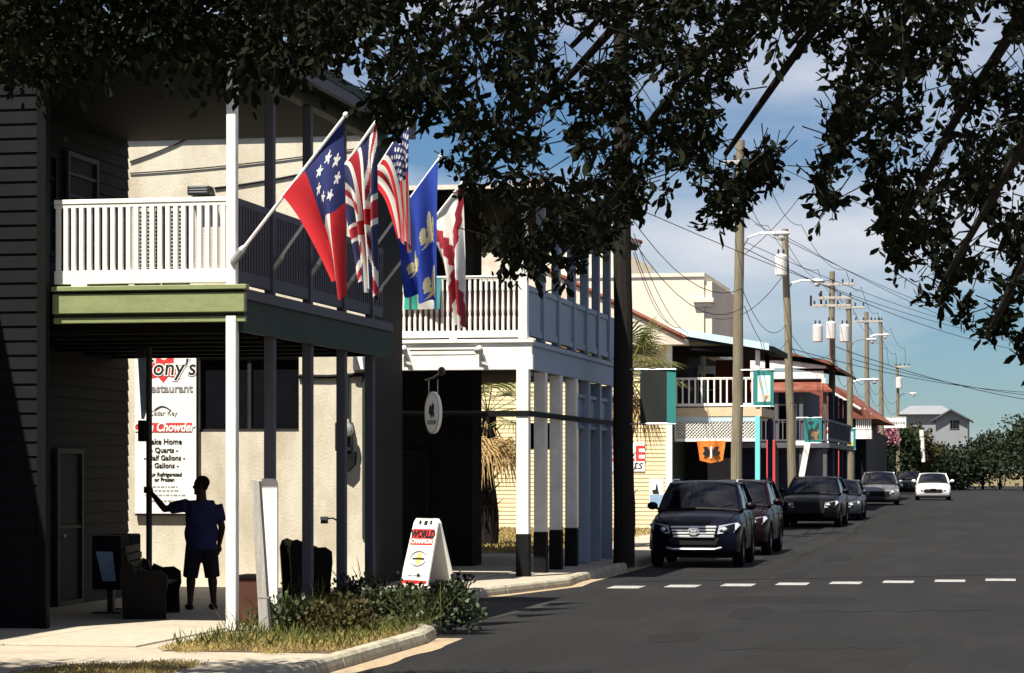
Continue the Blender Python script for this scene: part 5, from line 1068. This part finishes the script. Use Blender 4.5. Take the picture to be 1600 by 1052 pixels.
# ================================================================== VEGETATION
def sprigs(cent, nleaf, spread, ln, wd, droop=.35):
    cent = np.asarray(cent, float); n = len(cent)*nleaf; c = np.repeat(cent, nleaf, axis=0); off = rng.normal(size=(n, 3))*spread
    d = off/np.maximum(np.linalg.norm(off, axis=1, keepdims=True), 1e-6)+rng.normal(size=(n, 3))*.5; d[:, 2] -= droop
    return c+off, d, ln*rng.uniform(.65, 1.25, n), wd*rng.uniform(.7, 1.25, n)
def bark_trunk(pts, rad, par, n=64, m_=110):
    vs = []; fs = []
    for j in range(m_+1):
        f = j/m_*(len(pts)-1); i = min(int(f), len(pts)-2); t = f-i; c = Vector(pts[i]).lerp(Vector(pts[i+1]), t); r_ = rad[i]+(rad[i+1]-rad[i])*t
        for k in range(n):
            a = 2*math.pi*k/n; q = Vector((math.cos(a), math.sin(a), 0)); z = c.z
            w1 = noise.noise((q.x*1.6, q.y*1.6, z*.7)); rid = 1-abs(noise.noise((q.x*5.5+w1, q.y*5.5, z*1.1+w1)))*2; fin = noise.noise((q.x*14, q.y*14, z*4))
            vs.append(c+q*(r_*(1+.07*w1)+.035*rid+.012*fin))
    for j in range(m_):
        for k in range(n): fs.append((j*n+k, j*n+(k+1) % n, (j+1)*n+(k+1) % n, (j+1)*n+k))
    return MB().add(vs, fs).build('trunk', 'bark', par, True)
# --- big oak at the right: trunk beside the frame, low branches across the top
oak = thing('oak_tree', 'big dark oak whose leafy branches hang across the sky over the road', 'tree', (2.3, 12.0, .1))
ox, oy = 2.3, 12.0; m = MB(); pts = [(ox+.05*math.sin(i*1.3), oy+.04*math.cos(i*1.7), .0+i*.5) for i in range(13)]
bark_trunk(pts, [.62, .52, .47, .45, .44, .43, .43, .44, .45, .47, .48, .46, .40], oak)
BOT = [(380, -10), (470, 60), (520, 95), (560, 130), (600, 165), (640, 205), (665, 205), (690, 235), (730, 285), (760, 375), (800, 410), (850, 400), (900, 440), (940, 410), (985, 360), (1005, 300), (1040, 325), (1060, 300), (1090, 290), (1115, 335), (1150, 335), (1190, 300), (1205, 265), (1230, 215), (1255, 245), (1268, 250), (1285, 340), (1305, 330), (1316, 215), (1345, 205), (1362, 250), (1382, 345), (1402, 415), (1430, 470), (1465, 490), (1520, 505), (1560, 540), (1600, 570), (1700, 580)]
def bot(x):
    for (a, b), (c_, d) in zip(BOT, BOT[1:]):
        if a <= x <= c_: return b+(d-b)*(x-a)/(c_-a)
    return 0
cen = []; tries = 0
while len(cen) < 2350 and tries < 90000:
    tries += 1; x = random.uniform(390, 1690); y = random.uniform(-120, 760); bb = bot(x)
    if y > bb-8: continue
    nv = noise.noise((x/62.0, y/52.0, 3.3))+.5*noise.noise((x/24.0, y/22.0, 9.1))
    edge = (bb-y)/150.0
    hole = 0.75 if 1130 < x < 1300 and 90 < y < 250 else 0.35 if 550 < x < 660 and 60 < y < 210 else .25 if 690 < x < 780 and 190 < y < 400 else .2 if 840 < x < 960 and 180 < y < 330 else 0
    dens = min(1, .45+edge)
    if nv < -.17+hole*.75 and y > 20: continue
    if random.random() > dens: continue
    t = random.uniform(14.0, 20.0)
    cen.append(at(x, y, t))
    if y > bb-70 and random.random() < .5:      # hanging twig: a chain of small clusters
        for q in range(3): cen.append(at(x+random.uniform(-9, 9), min(y+q*16, bb+14), t))
# each cluster is a drooping twig with leaves set along it
ca = np.array([tuple(c) for c in cen]); nl = 12; nC = len(ca)
td = rng.normal(size=(nC, 3)); td[:, 2] = -np.abs(td[:, 2])*.8-.25; td /= np.linalg.norm(td, axis=1, keepdims=True); tl = rng.uniform(.12, .34, nC)[:, None]
fr_ = (np.arange(nl)+.5)/nl
P_ = (ca[:, None, :]+td[:, None, :]*(tl[:, None, :]*(fr_[None, :, None]-.5))).reshape(-1, 3)+rng.normal(size=(nC*nl, 3))*.012
D_ = np.repeat(td, nl, axis=0)*.7+rng.normal(size=(nC*nl, 3))*.75; D_[:, 2] -= .25
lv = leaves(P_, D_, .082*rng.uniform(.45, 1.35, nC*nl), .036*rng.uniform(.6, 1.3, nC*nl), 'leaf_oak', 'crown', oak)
tw = MB()
for c_, d_, l_ in zip(ca, td, tl[:, 0]): tw.tube([c_-d_*l_*.9, c_+d_*l_*.5], [.005, .002], 3, False)
tw.build('twig', 'bark', oak)
# upper crown above the frame, shading the low branches
cen2 = []
for _ in range(2600):
    x = random.uniform(-9.0, 4.5); y = random.uniform(8.0, 17.0); z = 6.9+random.uniform(0, 2.6)*(1-((x+1.5)/8.5)**2*.5)
    if noise.noise((x*.8, y*.8, z*.8)) > -.35: cen2.append((x, y, z))
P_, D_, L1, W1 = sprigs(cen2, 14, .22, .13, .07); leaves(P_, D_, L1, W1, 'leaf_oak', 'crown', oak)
def limb(p, q, r0_, r1_, sag=.3, n=9):
    p = Vector(p); q = Vector(q); pts = []
    for i in range(n): t = i/(n-1); c = p.lerp(q, t); c.z += sag*math.sin(t*math.pi)+.06*math.sin(t*11+p.x*3); c.x += .08*math.sin(t*9+q.y); pts.append(c)
    return pts, [r0_+(r1_-r0_)*i/(n-1) for i in range(n)]
m = MB(); top = Vector((ox, oy, 5.6)); ends = [at(1420, 330, 15.5), at(1300, 180, 17), at(1120, 230, 17), at(940, 260, 17), at(760, 220, 18), at(600, 120, 18), at(480, 40, 19), at(1500, 420, 14.5), at(1570, 500, 14.5), at(900, 60, 16), at(1250, 60, 15)]
for e in ends: m.tube(*limb(top, e, .085, .018, .7), 7)
for e in random.sample(cen, 60):
    f = e+Vector((random.uniform(.05, .3), random.uniform(-.2, .1), random.uniform(.15, .35))); g_ = f.lerp(e, .55)+Vector((random.uniform(-.08, .08), 0, random.uniform(.02, .1))); m.tube([f, g_, e], [.010, .007, .003], 4, False)
m.build('limb', 'bark', oak)
# --- street tree at the left edge: trunk and high crown
t2 = thing('street_tree', 'street tree with dark leaves hanging in front of the porch roof', 'tree', (-10.6, 19.4, .1)); tx, ty_ = -10.6, 19.4
pts = [(tx+.05*math.sin(i*1.1), ty_+.03*math.cos(i), i*.6) for i in range(13)]; bark_trunk(pts, [.62, .50, .46, .44, .43, .43, .43, .44, .44, .45, .42, .38, .32], t2)
cen3 = []
for _ in range(1500):
    a = random.uniform(0, 6.283); r_ = 3.9*math.sqrt(random.random()); x = tx+.4+r_*math.cos(a); y = ty_-1.8+r_*.8*math.sin(a); z = 6.4+random.uniform(0, 2.2)
    if noise.noise((x*.7, y*.7, z*.7)) > -.3 and y < 20.2: cen3.append((x, y, z))
for _ in range(620):
    x = random.uniform(-40, 560); bb = 100+24*math.sin(x/47)+14*math.sin(x/17)-(25 if 320 < x < 400 else 0); y = random.uniform(-110, bb); cen3.append(tuple(at(x, y, random.uniform(19.5, 22.5))))
P_, D_, L1, W1 = sprigs(cen3, 14, .13, .11, .055); leaves(P_, D_, L1, W1, 'leaf_oak', 'crown', t2)
m = MB()
for e in random.sample(cen3, 26): m.tube(*limb((tx, ty_, 6.4), e, .1, .015, .3), 6)
m.build('limb', 'bark', t2)
# --- low shrubs in the corner planting
def shrub(px_, py_, w, h, n, label, mat='leaf_bush', ln=.07, wd=.04):
    p = onZ(px_, py_, .13); s = thing('shrub', label, 'shrub', p, 'low shrubs in the corner planting')
    cs = []
    for _ in range(n):
        a = random.uniform(0, 6.283); r_ = math.sqrt(random.random()); z = random.random()**.8; rr_ = math.sqrt(max(0, 1-z*z*.85)); cs.append((p.x+w*r_*rr_*math.cos(a), p.y+w*.8*r_*rr_*math.sin(a), .13+h*z))
    P_, D_, L1, W1 = sprigs(cs, 9, .06, ln, wd, -.3); leaves(P_, D_, L1, W1, mat, 'foliage', s)
    m = MB()
    for e in random.sample(cs, 14): m.tube([(p.x, p.y, .12), (p.x*.6+e[0]*.4, p.y*.6+e[1]*.4, .13+(e[2]-.13)*.6), e], [.012, .009, .004], 4, False)
    m.build('stem', 'dark_wood', s)
for a in ((455, 985, .42, .28, 95, 'dense low shrub beside the leaning wooden post'), (530, 990, .50, .32, 125, 'broad brownish shrub in the middle of the planting', 'leaf_brown'), (600, 975, .45, .33, 115, 'low green shrub between the brown shrub and the kerb'), (640, 968, .36, .36, 100, 'tall dark shrub in front of the sandwich board'), (700, 974, .42, .42, 160, 'dark rounded shrub at the tip of the planting'), (560, 955, .45, .34, 110, 'shrub behind the brownish one near the porch posts'), (480, 960, .40, .30, 85, 'small shrub in front of the high-sided seat', 'leaf_brown')): shrub(*a)
def blades(pts, n, h, mat, name, parent=None, kind=None, lean=.5, wd=.012):
    pts = np.asarray(pts, float); d = rng.normal(size=(len(pts), 3))*lean; d[:, 2] = 1
    o = leaves(pts, d, h*rng.uniform(.5, 1.3, len(pts)), wd, mat, name, parent, curl=.03)
    if kind: o['kind'] = kind
    return o
for i, (x, y, h) in enumerate(((440, 985, .5), (500, 975, .55), (575, 945, .7), (655, 985, .6), (380, 995, .35))):
    p = onZ(x, y, .13); t = thing('grass_clump', ('arching grass clump by the wooden post', 'arching grass clump among the brownish shrubs', 'tall grass clump before the porch posts', 'arching grass clump at the kerb', 'small grass clump at the white porch post')[i], 'grass', p)
    blades(np.array([p])+rng.normal(size=(34, 3))*[.11, .11, 0], 1, h, 'grass_green', 'blade', t, lean=.55, wd=.008)
def scatter_grass(x0, x1, y0, y1, n, fn=None, z=.128):
    pts = np.stack([rng.uniform(x0, x1, n), rng.uniform(y0, y1, n), np.full(n, z)], 1)
    return pts if fn is None else pts[[fn(*p) for p in pts]]
def inpx(x, y, a, b):    # soft blob test
    return ((x-a[0])/b[0])**2+((y-a[1])/b[1])**2 < 1+.35*noise.noise((x*2.2, y*2.2, 1))
gp = onZ(260, 1050, .13)
pts = scatter_grass(-10.4, -7.6, 20.5, 24.2, 16000, lambda x, y, z: inpx(x, y, (gp.x, 22.35), (1.25, 1.35)))
tag(blades(pts, 1, .055, 'grass_dry', 'dry_grass', None, 'stuff', .7, .010), 'dry yellow grass patch on the near sidewalk', 'grass')
pts = scatter_grass(-8.75, -6.8, 25.0, 28.6, 9000, lambda x, y, z: y > 25.3+.25*math.sin(x*7) and (y < 27.6 or x > -7.6))
tag(blades(pts, 1, .065, 'grass_dry', 'edge_grass', None, 'stuff', .8, .009), 'dry grass along the edge of the corner planting', 'grass')
pts = scatter_grass(-8.75, -6.8, 25.9, 30.2, 1500); tag(blades(pts, 1, .16, 'grass_green', 'ground_cover', None, 'stuff', .6, .014), 'green ground cover under the shrubs', 'ground cover')
pts = scatter_grass(-20, -10.2, 57, 79.0, 26000); tag(blades(pts, 1, .12, 'grass_dry', 'lot_grass', None, 'stuff', .6, .03), 'sunlit dry grass on the lot before the yellow wall', 'grass')
# flower stems at planting tip
fl = thing('flower_stems', 'few dark seed heads on thin stems at the planting tip', 'plant', onZ(722, 950, .13)); p = onZ(722, 955, .13); m = MB(); hd = MB()
for i in range(7):
    q = at(715+i*4+random.uniform(-3, 3), 898+random.uniform(-8, 12), (p-C0).dot(Fv)); m.tube([p, p.lerp(q, .6)+Vector((0, 0, .03)), q], .006, 4, False); MB().ell(q, (.03, .03, .025), 7, 5).build('seed_head', 'dark_wood', fl)
m.build('stem', 'leaf_brown', fl)
# --- palms
def palm(X, Y, zc, R_, nf, label, z0=.13, skirt=True, tr=.16):
    p = thing('palm_tree', label, 'palm', (X, Y, z0)); pts = [(X+.05*math.sin(i), Y, z0+(zc-z0)*i/8) for i in range(9)]
    t = MB().tube(pts, [tr*(1.25-.05*i) for i in range(9)], 12).build('trunk', 'bark', p)
    bt = MB()
    for i in range(34):
        a = i*2.4; z = z0+.25+(zc-z0-.3)*i/34; bt.add([(X+tr*.8*math.cos(a-.5), Y+tr*.8*math.sin(a-.5), z), (X+tr*.8*math.cos(a+.5), Y+tr*.8*math.sin(a+.5), z), (X+tr*2.1*math.cos(a), Y+tr*2.1*math.sin(a), z+.26), (X+tr*.7*math.cos(a), Y+tr*.7*math.sin(a), z+.05)], [(0, 1, 2), (0, 3, 2), (1, 2, 3)])
    bt.build('boots', 'bark', t)
    for i in range(nf+(10 if skirt else 0)):
        dead = i >= nf; a = i*2.4+random.uniform(-.2, .2); el = random.uniform(-.3, 1.25) if not dead else random.uniform(-1.35, -.8)
        d = Vector((math.cos(a)*math.cos(el), math.sin(a)*math.cos(el), math.sin(el))); c = Vector((X, Y, zc)); hub = c+d*R_*.5; side = d.cross(up).normalized() if abs(d.z) < .98 else Vector((1, 0, 0)); n_ = side.cross(d)
        m = MB(); m.tube([c, hub], [.018, .011], 4, False); k = 22
        for j in range(k):
            th = -1.9+3.8*j/(k-1); v = (d*math.cos(th)+side*math.sin(th)).normalized(); l = R_*.55*(1-.18*abs(th)/1.9)*random.uniform(.85, 1.1); w_ = .022; s2 = v.cross(n_).normalized()*w_
            m1 = hub+v*l*.6-up*.02; e = hub+v*l-up*l*(.22 if not dead else .5); m.add([hub-s2*.4, hub+s2*.4, m1+s2, m1-s2, e], [(0, 1, 2, 3), (3, 2, 4)])
        m.build('frond', 'palm_dead' if dead else 'palm_leaf', p)
Xp = XY(762, 61); palm(Xp, 61, 3.4, 1.7, 15, 'shaggy palm on the sunlit lot seen through the white porch', tr=.2)
palm(XY(979, 62), 62, 4.4, 1.75, 20, 'palm with yellow hanging fronds behind the thick dark pole', tr=.15)
# --- trees beyond
def tree(X, Y, h, r_, n, label, mat='leaf_tree', ln=.3, z0=.4, group='trees beyond the houses', trunk=.12, sq=.8, flowers=False, wd=None):
    t = thing('tree', label, 'tree', (X, Y, z0), group); MB().tube([(X, Y, z0-.2), (X+.1, Y, z0+h*.4), (X+.05, Y, z0+h*.8)], [trunk, trunk*.8, trunk*.35], 8).build('trunk', 'bark', t)
    cs = []; lob = [(random.uniform(-.5, .5)*r_, random.uniform(-.5, .5)*r_, random.uniform(.3, .85)*h, random.uniform(.45, .7)*r_) for _ in range(9)]
    for _ in range(n):
        lx, ly, lz, lr = random.choice(lob); v = Vector((random.gauss(0, 1), random.gauss(0, 1), random.gauss(0, 1))).normalized()*lr*random.uniform(.6, 1); cs.append((X+lx+v.x, Y+ly+v.y, z0+max(.15, lz+v.z*sq)))
    P_, D_, L1, W1 = sprigs(cs, 8, ln*.6, ln, wd or ln*.55, .1); leaves(P_, D_, L1, W1, mat, 'crown', t)
    if flowers:
        P_, D_, L1, W1 = sprigs([(c[0]+fx, c[1]-.1, c[2]+.1) for c in random.sample(cs, 120) for fx in (0, .15) if c[2] > z0+h*.74], 12, .2, .2, .17); leaves(P_, D_, L1, W1, 'flower', 'blossom', t)
tree(XY(1386, 170), 170, 4.7, 1.1, 240, 'flowering bush with pink blossom beside the white signboard', ln=.22, flowers=True)
tree(XY(1405, 182), 182, 5.0, 1.5, 420, 'broad dark green tree behind the white signboard'); tree(XY(1428, 190), 190, 4.9, 1.6, 420, 'yellowish green tree by the leaning white post', 'leaf_brown')
tree(XY(1450, 200), 200, 3.4, 1.9, 420, 'low dark green tree between leaning post and gabled house'); tree(XY(1475, 205), 205, 2.9, 2.0, 420, 'low rounded tree in front of the gabled house'); tree(XY(1502, 208), 208, 3.0, 2.0, 420, 'dark tree at the foot of the gabled house')
tree(XY(1535, 212), 212, 4.0, 2.6, 420, 'tree across the street end beside the gabled house'); tree(8.5, 70, 7, 3, 500, 'tree standing on the far side of the road'); tree(9, 110, 6.5, 3, 500, 'second tree along the far side of the road')
for Yr in (47, 55, 63, 78, 87, 96, 122): tree(7.8+random.uniform(-.4, .6), Yr, random.uniform(6, 8), 3.2, 420, 'added unseen tree screening the road from the bright horizon', ln=.4, group='added unseen trees across the road')  # unseen trees added to block reflections in the cars and deepen shade
tree(XY(1562, 214), 214, 5.0, 2.8, 420, 'bushy tree where the road bends away past the gabled house'); tree(XY(1600, 205), 205, 5.6, 3.0, 420, 'taller bushy tree at the bend of the road'); tree(XY(1650, 195), 195, 5.6, 3.0, 420, 'bushy tree behind the pole across the road')
tree(-18, 150, 5.5, 2.5, 300, 'tree behind the balcony house'); tree(XY(1360, 152), 152, 4.2, 1.0, 200, 'small dark tree behind the white balcony')
